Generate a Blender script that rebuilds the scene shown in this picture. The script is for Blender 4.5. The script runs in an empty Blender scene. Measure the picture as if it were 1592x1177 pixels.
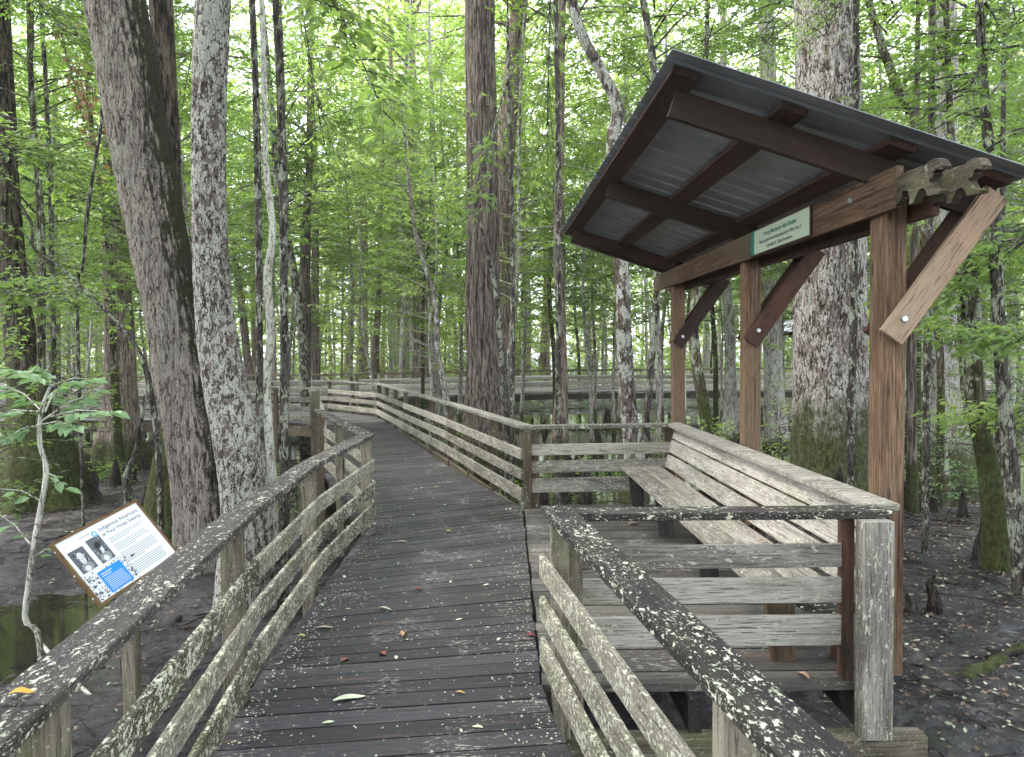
import bpy, math, random
import numpy as np
from mathutils import Vector, Matrix, noise
R = math.radians
sc = bpy.context.scene
COL = sc.collection
rnd = random.Random(7)

# ------------------------------------------------------------------ camera
F_PX, CX, CY = 1150.0, 796.0, 588.5
EYE = 1.7
ROT = Matrix.Rotation(R(90 - 2.07), 3, 'X') @ Matrix.Rotation(R(-0.5), 3, 'Z')
cam_d = bpy.data.cameras.new('camera'); cam = bpy.data.objects.new('camera', cam_d); COL.objects.link(cam)
cam_d.sensor_width = 36.0; cam_d.lens = F_PX / 1592 * 36.0
cam_d.clip_start = 0.05; cam_d.clip_end = 2000
cam.matrix_world = Matrix.Translation((0, 0, EYE)) @ ROT.to_4x4()
sc.camera = cam

# ------------------------------------------------------------------ sky, sun, exposure
SUN_EL, SUN_AZ = 54.0, 272.0       # azimuth: compass angle the light comes from (0 = +Y, 90 = +X)
w = bpy.data.worlds.new('World'); sc.world = w; w.use_nodes = True
nt = w.node_tree; bg = nt.nodes['Background']
sky = nt.nodes.new('ShaderNodeTexSky'); sky.sky_type = 'NISHITA'; sky.sun_disc = False
sky.sun_elevation = R(SUN_EL); sky.sun_rotation = R(SUN_AZ)
sky.air_density = 1.0; sky.dust_density = 3.0; sky.ozone_density = 1.0
# thin bright overcast: the sky's blue is partly veiled by white cloud
mixw = nt.nodes.new('ShaderNodeMix'); mixw.data_type = 'RGBA'
tcw = nt.nodes.new('ShaderNodeTexCoord'); nzw = nt.nodes.new('ShaderNodeTexNoise'); nzw.inputs['Scale'].default_value = 4.0
rpw = nt.nodes.new('ShaderNodeValToRGB'); rpw.color_ramp.elements[0].position = .35; rpw.color_ramp.elements[0].color = (.45,)*3 + (1,)
rpw.color_ramp.elements[1].position = .65; rpw.color_ramp.elements[1].color = (.9,)*3 + (1,)
nt.links.new(tcw.outputs['Generated'], nzw.inputs['Vector']); nt.links.new(nzw.outputs['Fac'], rpw.inputs['Fac'])
nt.links.new(rpw.outputs['Color'], mixw.inputs['Factor'])
nt.links.new(sky.outputs['Color'], mixw.inputs['A']); mixw.inputs['B'].default_value = (9.8, 10.2, 11.2, 1)
nt.links.new(mixw.outputs['Result'], bg.inputs['Color'])
bg.inputs['Strength'].default_value = 0.12
sun_d = bpy.data.lights.new('sun', 'SUN'); sun = bpy.data.objects.new('sun', sun_d); COL.objects.link(sun)
sun_d.energy = 1.5; sun_d.angle = R(20); sun_d.color = (1, .96, .9)
sv = Vector((math.sin(R(SUN_AZ)) * math.cos(R(SUN_EL)), math.cos(R(SUN_AZ)) * math.cos(R(SUN_EL)), math.sin(R(SUN_EL))))
sun.rotation_euler = sv.to_track_quat('Z', 'Y').to_euler(); sun.location = sv * 60
sc.view_settings.view_transform = 'Standard'; sc.view_settings.look = 'None'
sc.view_settings.exposure = 2.3; sc.view_settings.gamma = 1.0; sc.view_settings.use_curve_mapping = False
cy = sc.cycles
cy.max_bounces = 6; cy.diffuse_bounces = 4; cy.glossy_bounces = 2; cy.transmission_bounces = 4; cy.transparent_max_bounces = 4
cy.use_denoising = True; cy.caustics_reflective = False; cy.caustics_refractive = False
cy.sample_clamp_indirect = 8.0

# ------------------------------------------------------------------ helpers
def U(px, py, d=None, z=None):
    """photo measurement -> world point at distance d along +Y, or at height z"""
    r = ROT @ Vector(((px - CX) / F_PX, -(py - CY) / F_PX, -1))
    t = d / r.y if d is not None else (z - EYE) / r.z
    return Vector((0, 0, EYE)) + r * t

def tag(o, label=None, cat=None, group=None, kind=None):
    if label: o['label'] = label
    if cat: o['category'] = cat
    if group: o['group'] = group
    if kind: o['kind'] = kind
    return o

def thing(name, label, cat, loc=(0, 0, 0), group=None):
    o = bpy.data.objects.new(name, None); COL.objects.link(o); o.location = loc
    o.empty_display_size = .2
    return tag(o, label, cat, group)

def origin_of(o):
    v = Vector((0, 0, 0))
    while o is not None:
        v += o.location; o = o.parent
    return v

def link_mesh(name, me, parent=None, loc=None):
    o = bpy.data.objects.new(name, me); COL.objects.link(o)
    if parent is not None: o.parent = parent
    if loc is not None: o.location = loc
    return o

def mesh_np(name, V, F, mat, smooth=False, fattr=None, vattr=None):
    V = np.asarray(V, dtype=np.float32); F = np.asarray(F, dtype=np.int32)
    me = bpy.data.meshes.new(name); n, k = F.shape
    me.vertices.add(len(V)); me.vertices.foreach_set('co', V.ravel())
    me.loops.add(n * k); me.loops.foreach_set('vertex_index', F.ravel())
    me.polygons.add(n); me.polygons.foreach_set('loop_start', np.arange(0, n * k, k, dtype=np.int32))
    me.polygons.foreach_set('use_smooth', np.full(n, smooth, dtype=bool))
    me.update(calc_edges=True)
    if fattr is not None:
        a = me.attributes.new('rnd', 'FLOAT', 'FACE'); a.data.foreach_set('value', np.asarray(fattr, dtype=np.float32))
    if vattr is not None:
        a = me.attributes.new('pc', 'FLOAT_VECTOR', 'POINT'); a.data.foreach_set('vector', np.asarray(vattr, dtype=np.float32).ravel())
    if mat: me.materials.append(mat)
    return me

class MB:
    """collects boxes, planks, tubes and prisms, builds ONE mesh object; every piece carries its own grain coordinates"""
    def __init__(s): s.v = []; s.f = []; s.pc = []; s.rn = []
    def add(s, vs, fs, pcs, r=None):
        b = len(s.v); r = rnd.random() if r is None else r
        s.v += [tuple(v) for v in vs]; s.pc += [tuple(p) for p in pcs]
        for f in fs: s.f.append([b + i for i in f]); s.rn.append(r)
    def plank(s, p0, p1, w, h, up=(0, 0, 1), c=.004, taper=1.0):
        """bar from p0 to p1, width w sideways, height h along up, with softened long edges"""
        p0 = Vector(p0); p1 = Vector(p1); d = (p1 - p0); L = d.length; d.normalize()
        up = Vector(up); x = d.cross(up)
        if x.length < 1e-4: x = d.cross(Vector((0, 1, 0)))
        x.normalize(); u = x.cross(d).normalized()
        c = min(c, w * .3, h * .3); o = rnd.random() * 50
        pr = [(-w/2+c, -h/2), (w/2-c, -h/2), (w/2, -h/2+c), (w/2, h/2-c), (w/2-c, h/2), (-w/2+c, h/2), (-w/2, h/2-c), (-w/2, -h/2+c)]
        vs = []; pc = []
        for e, (pp, sc_) in enumerate(((p0, 1), (p1, taper))):
            for a, b in pr:
                vs.append(pp + x * a * sc_ + u * b * sc_); pc.append((o + e * L, o + a, o + b))
        fs = [[i, (i + 1) % 8, 8 + (i + 1) % 8, 8 + i] for i in range(8)] + [[7 - i for i in range(8)], [8 + i for i in range(8)]]
        s.add(vs, fs, pc)
    def hexa(s, q, z0, z1):
        """quad footprint q (4 xy points) from z0 to z1"""
        o = rnd.random() * 50
        vs = [(x, y, z0) for x, y in q] + [(x, y, z1) for x, y in q]
        a = Vector((q[0][0], q[0][1], 0)); d = (Vector((q[1][0], q[1][1], 0)) - a)
        d = d.normalized() if d.length else Vector((1, 0, 0)); n = Vector((-d.y, d.x, 0))
        pc = []
        for v in vs:
            t = Vector((v[0], v[1], 0)) - a
            pc.append((o + t.dot(d), o + t.dot(n), o + v[2]))
        s.add(vs, [[3, 2, 1, 0], [4, 5, 6, 7], [0, 1, 5, 4], [1, 2, 6, 5], [2, 3, 7, 6], [3, 0, 4, 7]], pc)
    def prism(s, poly, fn, t0, t1):
        """poly of (u,v), fn(u,v,t)->point, solid between t0 and t1"""
        n = len(poly); o = rnd.random() * 50
        vs = [fn(u, v, t0) for u, v in poly] + [fn(u, v, t1) for u, v in poly]
        pc = [(o + u, o + v, o) for u, v in poly] + [(o + u, o + v, o + .03) for u, v in poly]
        s.add(vs, [[i, (i + 1) % n, n + (i + 1) % n, n + i] for i in range(n)] + [list(range(n))[::-1], list(range(n, 2 * n))], pc)
    def tube(s, pts, rad, n=8, caps=True):
        pts = [Vector(p) for p in pts]; vs = []; pc = []; fs = []; o = rnd.random() * 50; L = 0
        ref = Vector((.31, .95, .02)).normalized()
        for i, p in enumerate(pts):
            d = (pts[min(i + 1, len(pts) - 1)] - pts[max(i - 1, 0)]).normalized()
            x = (ref - d * ref.dot(d)); x = x.normalized() if x.length > 1e-3 else Vector((1, 0, 0)); y = d.cross(x)
            if i: L += (p - pts[i - 1]).length
            for k in range(n):
                a = 2 * math.pi * k / n
                vs.append(p + (x * math.cos(a) + y * math.sin(a)) * rad[i]); pc.append((o + L, math.cos(a) * rad[i], math.sin(a) * rad[i]))
        for i in range(len(pts) - 1):
            for k in range(n):
                k2 = (k + 1) % n; fs.append([i * n + k, i * n + k2, (i + 1) * n + k2, (i + 1) * n + k])
        if caps: fs += [[k for k in range(n)][::-1], [(len(pts) - 1) * n + k for k in range(n)]]
        s.add(vs, fs, pc)
    def build(s, name, mat, parent=None, smooth=False):
        off = origin_of(parent) if parent is not None else Vector((0, 0, 0))
        me = bpy.data.meshes.new(name)
        me.from_pydata([(v[0] - off.x, v[1] - off.y, v[2] - off.z) for v in s.v], [], s.f)
        a = me.attributes.new('pc', 'FLOAT_VECTOR', 'POINT'); a.data.foreach_set('vector', np.array(s.pc, dtype=np.float32).ravel())
        a = me.attributes.new('rnd', 'FLOAT', 'FACE'); a.data.foreach_set('value', np.array(s.rn, dtype=np.float32))
        if smooth: me.polygons.foreach_set('use_smooth', [True] * len(me.polygons))
        me.materials.append(mat)
        return link_mesh(name, me, parent)

def copy_tree(o, parent=None):
    c = o.copy(); COL.objects.link(c); c.parent = parent
    for ch in list(o.children): copy_tree(ch, c)
    return c

# ------------------------------------------------------------------ materials
class N:
    def __init__(s, name):
        s.m = bpy.data.materials.new(name); s.m.use_nodes = True; s.t = s.m.node_tree
        s.b = s.t.nodes['Principled BSDF']; s.out = s.t.nodes['Material Output']
    def n(s, typ, **kw):
        nd = s.t.nodes.new(typ)
        for k, v in kw.items():
            if k in nd.inputs: nd.inputs[k].default_value = v
            else: setattr(nd, k, v)
        return nd
    def l(s, a, b): s.t.links.new(a, b)
    def attr(s, name): return s.n('ShaderNodeAttribute', attribute_name=name)
    def map(s, vec, scale):
        m = s.n('ShaderNodeMapping'); m.inputs['Scale'].default_value = scale; s.l(vec, m.inputs['Vector']); return m.outputs['Vector']
    def noise(s, vec, scale, detail=4, rough=.55, dist=0):
        q = s.n('ShaderNodeTexNoise'); q.inputs['Scale'].default_value = scale; q.inputs['Detail'].default_value = detail
        q.inputs['Roughness'].default_value = rough; q.inputs['Distortion'].default_value = dist; s.l(vec, q.inputs['Vector']); return q.outputs['Fac']
    def voro(s, vec, scale, feature='F1', rnd_=1.0):
        q = s.n('ShaderNodeTexVoronoi'); q.feature = feature; q.inputs['Scale'].default_value = scale; q.inputs['Randomness'].default_value = rnd_
        s.l(vec, q.inputs['Vector']); return q.outputs['Distance']
    def ramp(s, fac, stops):
        q = s.n('ShaderNodeValToRGB'); e = q.color_ramp.elements
        while len(e) < len(stops): e.new(.5)
        for i, (p, c) in enumerate(stops):
            e[i].position = p; e[i].color = tuple(c) + (1,) if hasattr(c, '__len__') else (c, c, c, 1)
        s.l(fac, q.inputs['Fac']); return q.outputs['Color']
    def mix(s, fac, a, b, mode='MIX'):
        q = s.n('ShaderNodeMix'); q.data_type = 'RGBA'; q.blend_type = mode
        for k, v in (('Factor', fac), ('A', a), ('B', b)):
            if hasattr(v, 'links') or hasattr(v, 'is_linked'): s.l(v, q.inputs[k])
            else: q.inputs[k].default_value = v if k == 'Factor' else tuple(v) + (1,)
        return q.outputs['Result']
    def math(s, op, a, b=None):
        q = s.n('ShaderNodeMath'); q.operation = op
        for i, v in enumerate((a, b)):
            if v is None: continue
            if hasattr(v, 'is_linked'): s.l(v, q.inputs[i])
            else: q.inputs[i].default_value = v
        return q.outputs[0]
    def bump(s, h, strength, dist=.01, prev=None):
        q = s.n('ShaderNodeBump'); q.inputs['Strength'].default_value = strength; q.inputs['Distance'].default_value = dist
        s.l(h, q.inputs['Height'])
        if prev is not None: s.l(prev, q.inputs['Normal'])
        return q.outputs['Normal']
    def fin(s, col=None, rough=.8, nrm=None, spec=.3):
        if col is not None:
            if hasattr(col, 'is_linked'): s.l(col, s.b.inputs['Base Color'])
            else: s.b.inputs['Base Color'].default_value = tuple(col) + (1,)
        if hasattr(rough, 'is_linked'): s.l(rough, s.b.inputs['Roughness'])
        else: s.b.inputs['Roughness'].default_value = rough
        s.b.inputs['Specular IOR Level'].default_value = spec
        if nrm is not None: s.l(nrm, s.b.inputs['Normal'])
        return s.m

def wood(name, c_dark, c_light, lichen=(.55, .58, .5), amt=.5, lscale=28, green=0.0, rough=.85, gr=1.0, top_only=False, stretch=1.0):
    m = N(name); pc = m.attr('pc').outputs['Vector']; geo = m.n('ShaderNodeNewGeometry')
    g1 = m.noise(m.map(pc, (2.2, 45, 45)), 2.0, 6, .6, .6)
    g2 = m.noise(m.map(pc, (1.2, 6, 6)), 1.3, 4, .6, .3)
    rn = m.attr('rnd').outputs['Fac']
    f = m.math('ADD', m.math('MULTIPLY', g1, .55 * gr), m.math('MULTIPLY', g2, .45)); f = m.math('ADD', f, m.math('MULTIPLY', m.math('SUBTRACT', rn, .5), .28))
    col = m.ramp(f, [(.37, c_dark), (.61, c_light)])
    col = m.mix(m.ramp(m.noise(m.map(pc, (5, 90, 90)), 1.5, 3), [(.54, 0.0), (.66, .85)]), col, tuple(x * .35 for x in c_dark))
    if green > 0:
        gm = m.ramp(m.noise(m.map(pc, (1.5, 4, 4)), 1.6, 5, .65), [(.47, 0.0), (.7, green)])
        col = m.mix(gm, col, (.105, .125, .04))
    h = m.math('ADD', g1, m.math('MULTIPLY', m.noise(m.map(pc, (5, 90, 90)), 1.5, 3), -.8))
    if amt == 0:
        kn = m.voro(m.map(pc, (3.2, 11, 11)), 1.0); km = m.ramp(kn, [(.10, 1.0), (.17, 0.0)])
        col = m.mix(m.math('MULTIPLY', km, .8), col, tuple(x * .25 for x in c_dark))
        ck = m.noise(m.map(pc, (.8, 34, 34)), 1.0, 2); col = m.mix(m.ramp(ck, [(.62, 0.0), (.65, .8)]), col, tuple(x * .3 for x in c_dark))
        st = m.noise(m.map(pc, (.7, 3, 3)), 1.0, 4, .6); col = m.mix(m.ramp(st, [(.45, 0.0), (.7, .55)]), col, (c_light[1] * .9, c_light[1] * .82, c_light[2] * .9))
    if amt > 0:
        v = m.map(pc, (1 / stretch, 1, 1))
        a = m.noise(v, lscale, 4, .6, .4); b = m.noise(v, lscale * .16, 3, .6)
        q = m.math('ADD', m.math('MULTIPLY', a, .72), m.math('MULTIPLY', b, .2))
        lm = m.ramp(q, [(.60 - .16 * amt, 0.0), (.635 - .16 * amt, 1.0)])
        a2 = m.noise(v, lscale * 2.6, 3, .6, .3)
        lm2 = m.ramp(m.math('ADD', m.math('MULTIPLY', a2, .7), m.math('MULTIPLY', b, .2)), [(.60 - .15 * amt, 0.0), (.635 - .15 * amt, .85)])
        lm = m.mix(1.0, lm, lm2, 'LIGHTEN')
        if top_only:
            sep = m.n('ShaderNodeSeparateXYZ'); m.l(geo.outputs['True Normal'], sep.inputs[0])
            lm = m.mix(1.0, lm, m.ramp(sep.outputs['Z'], [(.2, .25), (.8, 1.0)]), 'MULTIPLY')
        lc = m.mix(m.noise(v, 9, 2), lichen, tuple(x * y for x, y in zip(lichen, (.72, .8, .6))))
        col = m.mix(lm, col, lc); h = m.math('ADD', h, m.math('MULTIPLY', lm, .5))
    return m.fin(col, rough, m.bump(h, .8, .008), .25)

W_CAP = wood('wood_cap_lichen', (.019, .016, .016), (.070, .060, .057), (.66, .64, .56), .45, 50, .12, stretch=1.7)
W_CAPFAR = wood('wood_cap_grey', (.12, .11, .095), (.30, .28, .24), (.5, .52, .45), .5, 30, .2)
W_RAIL = wood('wood_rail_weathered', (.12, .108, .09), (.45, .415, .355), (.60, .58, .51), .5, 60, .35, stretch=1.8)
W_RAILD = wood('wood_rail_mossy', (.05, .043, .033), (.25, .225, .18), (.68, .65, .56), .70, 52, .5, stretch=1.5)
W_SILVER = wood('wood_silver_grey', (.14, .127, .112), (.455, .42, .375), (.60, .575, .52), .45, 60, .3, stretch=2.2)
W_POST = wood('wood_post', (.09, .077, .055), (.30, .265, .2), (.50, .48, .40), .36, 60, .6)
W_BROWN = wood('wood_post_brown', (.05, .035, .025), (.17, .13, .095), (.4, .4, .33), .3, 30, .3)
W_DARK = wood('wood_dark', (.018, .016, .015), (.06, .052, .048), (.3, .3, .27), .12, 20, .2)  # dark timber for joists, piles, bearers, farther bench legs and fascia
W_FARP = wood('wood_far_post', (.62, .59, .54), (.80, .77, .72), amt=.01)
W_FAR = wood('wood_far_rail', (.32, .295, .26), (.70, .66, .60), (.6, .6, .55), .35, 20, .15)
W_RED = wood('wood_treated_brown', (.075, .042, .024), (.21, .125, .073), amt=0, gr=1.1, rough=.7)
W_RED_SHADE = wood('wood_treated_shade', (.032, .015, .010), (.095, .045, .028), amt=0, gr=1.0, rough=.7)  # roof shade put into the treated brown; also dark uprights, plaque frame
W_RED_LIT = wood('wood_treated_lit', (.17, .105, .066), (.42, .285, .19), amt=0, gr=1.2, rough=.75)  # paler copy of the treated brown: light on the front brace as colour
W_SIGN = wood('sign_frame_wood', (.16, .085, .035), (.32, .18, .08), amt=0, gr=.4, rough=.6)
W_CARVE = wood('wood_carved_mossy', (.03, .024, .018), (.11, .09, .068), (.17, .17, .13), .3, 22, .5)

def deck_mat(name, cd, cl, specks):
    m = N(name); pc = m.attr('pc').outputs['Vector']; rn = m.attr('rnd').outputs['Fac']
    geo = m.n('ShaderNodeNewGeometry'); P = geo.outputs['Position']
    g = m.noise(m.map(pc, (2, 60, 60)), 1.6, 6, .65, .5); bigs = m.noise(P, 1.1, 4, .6)
    f = m.math('ADD', m.math('ADD', m.math('MULTIPLY', g, .5), m.math('MULTIPLY', bigs, .5)), m.math('MULTIPLY', m.math('SUBTRACT', rn, .5), .3))
    col = m.ramp(f, [(.3, cd), (.75, cl)])
    # pale chipped flecks, denser beside the board edges
    fl = m.math('ADD', m.math('MULTIPLY', m.noise(m.map(pc, (22, 90, 60)), 1.0, 4, .7), .65), m.math('MULTIPLY', m.noise(P, 2.2, 3, .6), .35))
    fm = m.ramp(fl, [(.60 - specks, 0.0), (.635 - specks, 1.0)])
    col = m.mix(m.math('MULTIPLY', fm, .8), col, (.42, .39, .33))
    cr = m.noise(m.map(pc, (3, 110, 110)), 1.2, 3)
    col = m.mix(m.ramp(cr, [(.57, 0.0), (.66, .85)]), col, (.008, .007, .006))
    rd = m.noise(m.map(pc, (2, 30, 30)), .8, 3); col = m.mix(m.ramp(rd, [(.62, 0.0), (.7, .6)]), col, (.13, .075, .05))
    h = m.math('ADD', m.math('SUBTRACT', g, m.math('MULTIPLY', cr, .8)), m.math('MULTIPLY', fm, .3))
    ro = m.ramp(bigs, [(.35, .48), (.65, .8)])
    return m.fin(col, ro, m.bump(h, .55, .005), .35)
DECK = deck_mat('deck_boards_dark', (.018, .0165, .018), (.056, .053, .057), 0.012)
DECK2 = deck_mat('deck_boards_green_grey', (.034, .031, .028), (.12, .113, .098), .03)
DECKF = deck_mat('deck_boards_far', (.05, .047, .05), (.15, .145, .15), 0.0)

def bark(name, c0, c1, c2, sxy=14, sz=2.6, patch=None, pamt=.5, pscale=9, moss_h=0.0, moss_side=None, bumpd=.03, vor=True, pz=.6):
    m = N(name); tc = m.n('ShaderNodeTexCoord'); O = tc.outputs['Object']
    v = m.map(O, (sxy, sxy, sz))
    if vor:
        n1 = m.noise(v, .55, 2, .5, .5); n2 = m.noise(m.map(O, (sxy * 1.15, sxy * 1.15, sz * .8)), 1.1, 3, .55, .6)
        r1 = m.ramp(m.math('ABSOLUTE', m.math('SUBTRACT', n1, .5)), [(.0, 0.0), (.055, 1.0)])
        r2 = m.ramp(m.math('ABSOLUTE', m.math('SUBTRACT', n2, .5)), [(.0, .25), (.05, 1.0)])
        ridge = m.mix(1.0, r1, r2, 'MULTIPLY')
    else:
        ridge = m.ramp(m.noise(v, 1.6, 6, .65, 1.0), [(.40, 0.0), (.58, 1.0)])
    fine = m.noise(m.map(O, (sxy * 4, sxy * 4, sz * 5)), 1.2, 5, .7)
    tone = m.noise(O, 1.7, 3)
    fc = m.ramp(fine, [(.36, 0.0), (.64, 1.0)])
    f = m.math('ADD', m.math('MULTIPLY', ridge, .6), m.math('MULTIPLY', fc, .4))
    col = m.ramp(f, [(.22, c0), (.55, c1), (.9, c2)])
    col = m.mix(m.ramp(tone, [(.4, .0), (.62, .45)]), col, m.mix(1.0, col, (.6, .6, .6), 'MULTIPLY'))
    h = f
    if patch:
        pv = m.map(O, (1, 1, pz))
        a = m.noise(pv, pscale, 5, .62, .5); b = m.noise(pv, pscale * .2, 3)
        q = m.math('ADD', m.math('MULTIPLY', a, .7), m.math('ADD', m.math('MULTIPLY', b, .35), m.math('MULTIPLY', fine, .15)))
        pm = m.ramp(q, [(.70 - .22 * pamt, 0.0), (.735 - .22 * pamt, 1.0)])
        pm = m.mix(1.0, pm, m.ramp(f, [(.28, 0.0), (.46, 1.0)]), 'MULTIPLY')
        pc_ = m.mix(m.noise(pv, pscale * .7, 2), patch, tuple(x * y for x, y in zip(patch, (.66, .70, .60))))
        pc_ = m.mix(m.ramp(fine, [(.35, .7), (.55, 0.0)]), pc_, c1)
        col = m.mix(pm, col, pc_)
    geo = m.n('ShaderNodeNewGeometry')
    if moss_side is not None:
        dp = m.n('ShaderNodeVectorMath', operation='DOT_PRODUCT'); m.l(geo.outputs['Normal'], dp.inputs[0]); dp.inputs[1].default_value = moss_side
        q = m.math('ADD', m.math('MULTIPLY', dp.outputs['Value'], .62), m.math('ADD', m.math('MULTIPLY', m.noise(O, 5, 6, .75), .9), m.math('MULTIPLY', fc, .22)))
        col = m.mix(m.ramp(q, [(.86, 0.0), (1.22, .95)]), col, m.mix(m.noise(O, 12, 3), (.008, .007, .005), (.040, .046, .014)))
    if moss_h > 0:
        sep = m.n('ShaderNodeSeparateXYZ'); m.l(O, sep.inputs[0])
        q = m.math('SUBTRACT', m.math('ADD', m.noise(O, 3.5, 6, .7), .9), m.math('DIVIDE', sep.outputs['Z'], moss_h))
        col = m.mix(m.ramp(q, [(.40, 0.0), (.75, .9)]), col, m.mix(m.ramp(m.noise(O, 16, 5, .7), [(.35, 0.0), (.65, 1.0)]), (.018, .022, .008), (.085, .105, .026)))
    return m.fin(col, .9, m.bump(h, .9, bumpd), .15)

B_BROWN = bark('bark_brown_ridged', (.05, .038, .032), (.30, .255, .215), (.50, .44, .38), 32, 7, bumpd=.025, moss_side=(.97, .1, .2), pamt=.3, patch=(.42, .41, .36), pscale=6)
B_LICH = bark('bark_lichen', (.035, .026, .022), (.14, .11, .095), (.27, .225, .20), 26, 9, patch=(.66, .65, .60), pamt=.60, pscale=24, bumpd=.02)
B_LICH2 = bark('bark_lichen_big', (.04, .028, .023), (.17, .13, .11), (.32, .255, .225), 16, 4.5, patch=(.64, .61, .58), pamt=.58, pscale=26, moss_h=2.0, bumpd=.03, pz=.4)
B_CYP = bark('bark_cypress', (.035, .028, .024), (.16, .125, .105), (.34, .285, .245), 16, 1.0, vor=False, moss_h=.9, bumpd=.03)
B_CYPG = bark('bark_cypress_pale', (.07, .05, .04), (.26, .20, .165), (.46, .38, .33), 18, 1.6, vor=False, moss_h=.8, bumpd=.02)
B_PALE = bark('bark_pale_grey', (.12, .105, .09), (.34, .31, .27), (.52, .49, .44), 18, 5, patch=(.6, .61, .56), pamt=.4, pscale=8, moss_h=.5, bumpd=.012)
B_MIDG = bark('bark_mid_grey', (.07, .06, .052), (.24, .215, .19), (.42, .39, .35), 20, 5, patch=(.58, .57, .53), pamt=.4, pscale=9, moss_h=.5, bumpd=.012)
B_MOSS = bark('bark_mossy', (.02, .017, .01), (.075, .065, .04), (.15, .135, .085), 14, 3, patch=(.42, .45, .36), pamt=.33, pscale=7, moss_h=2.2, bumpd=.025)
B_DARK = bark('bark_dark', (.018, .014, .011), (.062, .052, .044), (.13, .115, .10), 22, 5, patch=(.42, .44, .36), pamt=.42, pscale=10, bumpd=.015)
B_WHITE = bark('bark_white_lichen', (.10, .085, .07), (.40, .36, .30), (.62, .60, .52), 30, 8, patch=(.70, .71, .64), pamt=.6, pscale=18, bumpd=.006)
B_BUTT = bark('bark_mossy_buttress', (.018, .014, .010), (.085, .07, .05), (.20, .165, .125), 9, 1.6, vor=False, moss_h=2.6, bumpd=.05)
B_KNEE = bark('bark_knee', (.010, .008, .007), (.032, .026, .022), (.085, .07, .06), 14, 3, vor=False, bumpd=.02)

def leaf_mat(name, c0, c1, c2, trans=.5):
    m = N(name); rn = m.attr('rnd').outputs['Fac']; oi = m.n('ShaderNodeObjectInfo')
    f = m.math('ADD', m.math('MULTIPLY', rn, .75), m.math('MULTIPLY', oi.outputs['Random'], .25))
    col = m.ramp(f, [(.05, c0), (.5, c1), (.95, c2)])
    m.fin(col, .45, None, .4)
    tr = m.n('ShaderNodeBsdfTranslucent'); q = m.mix(1.0, col, (1.25, 1.3, .7), 'MULTIPLY'); m.l(q, tr.inputs['Color'])
    mx = m.n('ShaderNodeMixShader'); mx.inputs['Fac'].default_value = trans
    m.l(m.b.outputs[0], mx.inputs[1]); m.l(tr.outputs[0], mx.inputs[2]); m.l(mx.outputs[0], m.out.inputs['Surface'])
    return m.m
L_MID = leaf_mat('leaf_mid_green', (0.075, 0.135, 0.04), (0.155, 0.245, 0.07), (0.26, 0.37, 0.12), 0.55)
L_LITE = leaf_mat('leaf_light_green', (0.12, 0.195, 0.058), (0.235, 0.335, 0.11), (0.36, 0.46, 0.18), 0.58)
L_DARK = leaf_mat('leaf_dark_green', (0.036, 0.09, 0.029), (0.072, 0.162, 0.048), (0.132, 0.252, 0.072), .35)
L_BLUE = leaf_mat('leaf_broad_bluish', (.11, .20, .10), (.19, .31, .16), (.29, .42, .22), .4)
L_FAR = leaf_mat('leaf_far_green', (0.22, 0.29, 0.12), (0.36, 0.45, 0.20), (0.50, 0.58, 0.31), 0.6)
L_RED = leaf_mat('leaf_rusty', (.22, .10, .06), (.33, .17, .10), (.42, .27, .17))

def flat(name, c, rough=.6, spec=.3, metal=0):
    m = N(name); m.fin(c, rough, None, spec); m.b.inputs['Metallic'].default_value = metal; return m.m
M_WHITE = flat('panel_white', (.74, .76, .80), .45)
M_INK = flat('ink_grey', (.10, .11, .13)); M_INKL = flat('ink_text_grey', (.24, .26, .29)); M_INKD = flat('ink_black', (.02, .02, .022))
M_BLUE = flat('panel_blue', (.015, .24, .66), .5); M_LBLUE = flat('logo_blue', (.2, .42, .55)); M_PAPER = flat('ink_pale', (.62, .63, .64))
M_PLAQ = flat('plaque_pale_green', (.42, .50, .36), .5); M_PLAQG = flat('plaque_green', (.01, .17, .12), .5); M_PINK = flat('photo_edge', (.55, .50, .49))
M_BOLT = flat('bolt_steel', (.45, .45, .45), .4, .5, .9)
def roof_mat():
    m = N('metal_roof'); tc = m.n('ShaderNodeTexCoord'); O = tc.outputs['Object']
    a = m.noise(O, 3, 4); col = m.ramp(a, [(.35, (.22, .24, .26)), (.7, (.33, .35, .375))])
    m.b.inputs['Metallic'].default_value = .35
    return m.fin(col, .42, m.bump(m.noise(O, 40, 2), .05, .002), .5)
M_ROOF = roof_mat()

# ------------------------------------------------------------------ ground, water
MUD_Z = -.78
def gz(x, y):
    p = Vector((x * .22, y * .22, 0)); q = Vector((x * 1.3, y * 1.3, 3)); s = Vector((x * 4.5, y * 4.5, 7))
    h = MUD_Z + .16 * noise.noise(p) + .055 * noise.noise(q) + .022 * noise.noise(s)
    h += .10 * max(0, min(1, (x - 1) / 5))* max(0, min(1, (14 - y) / 6))
    h -= .15 * math.exp(-(((x + 4.5) / 1.1) ** 2 + ((y - 6.6) / 1.2) ** 2))
    h -= .19 * max(0, min(1, (y - 9) / 4)) * max(0, min(1, (30 - y) / 5)) * (1 if x > -4 else .6)
    h += .035 * abs(noise.noise(Vector((x * 2.6, y * 2.6, 11))))
    if abs(x) < 14 and y < 22: h += .026 * noise.noise(Vector((x * 9, y * 9, 2))) + .05 * max(0, noise.noise(Vector((x * 3.1, y * 3.1, 5))) - .12)
    return h
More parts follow.
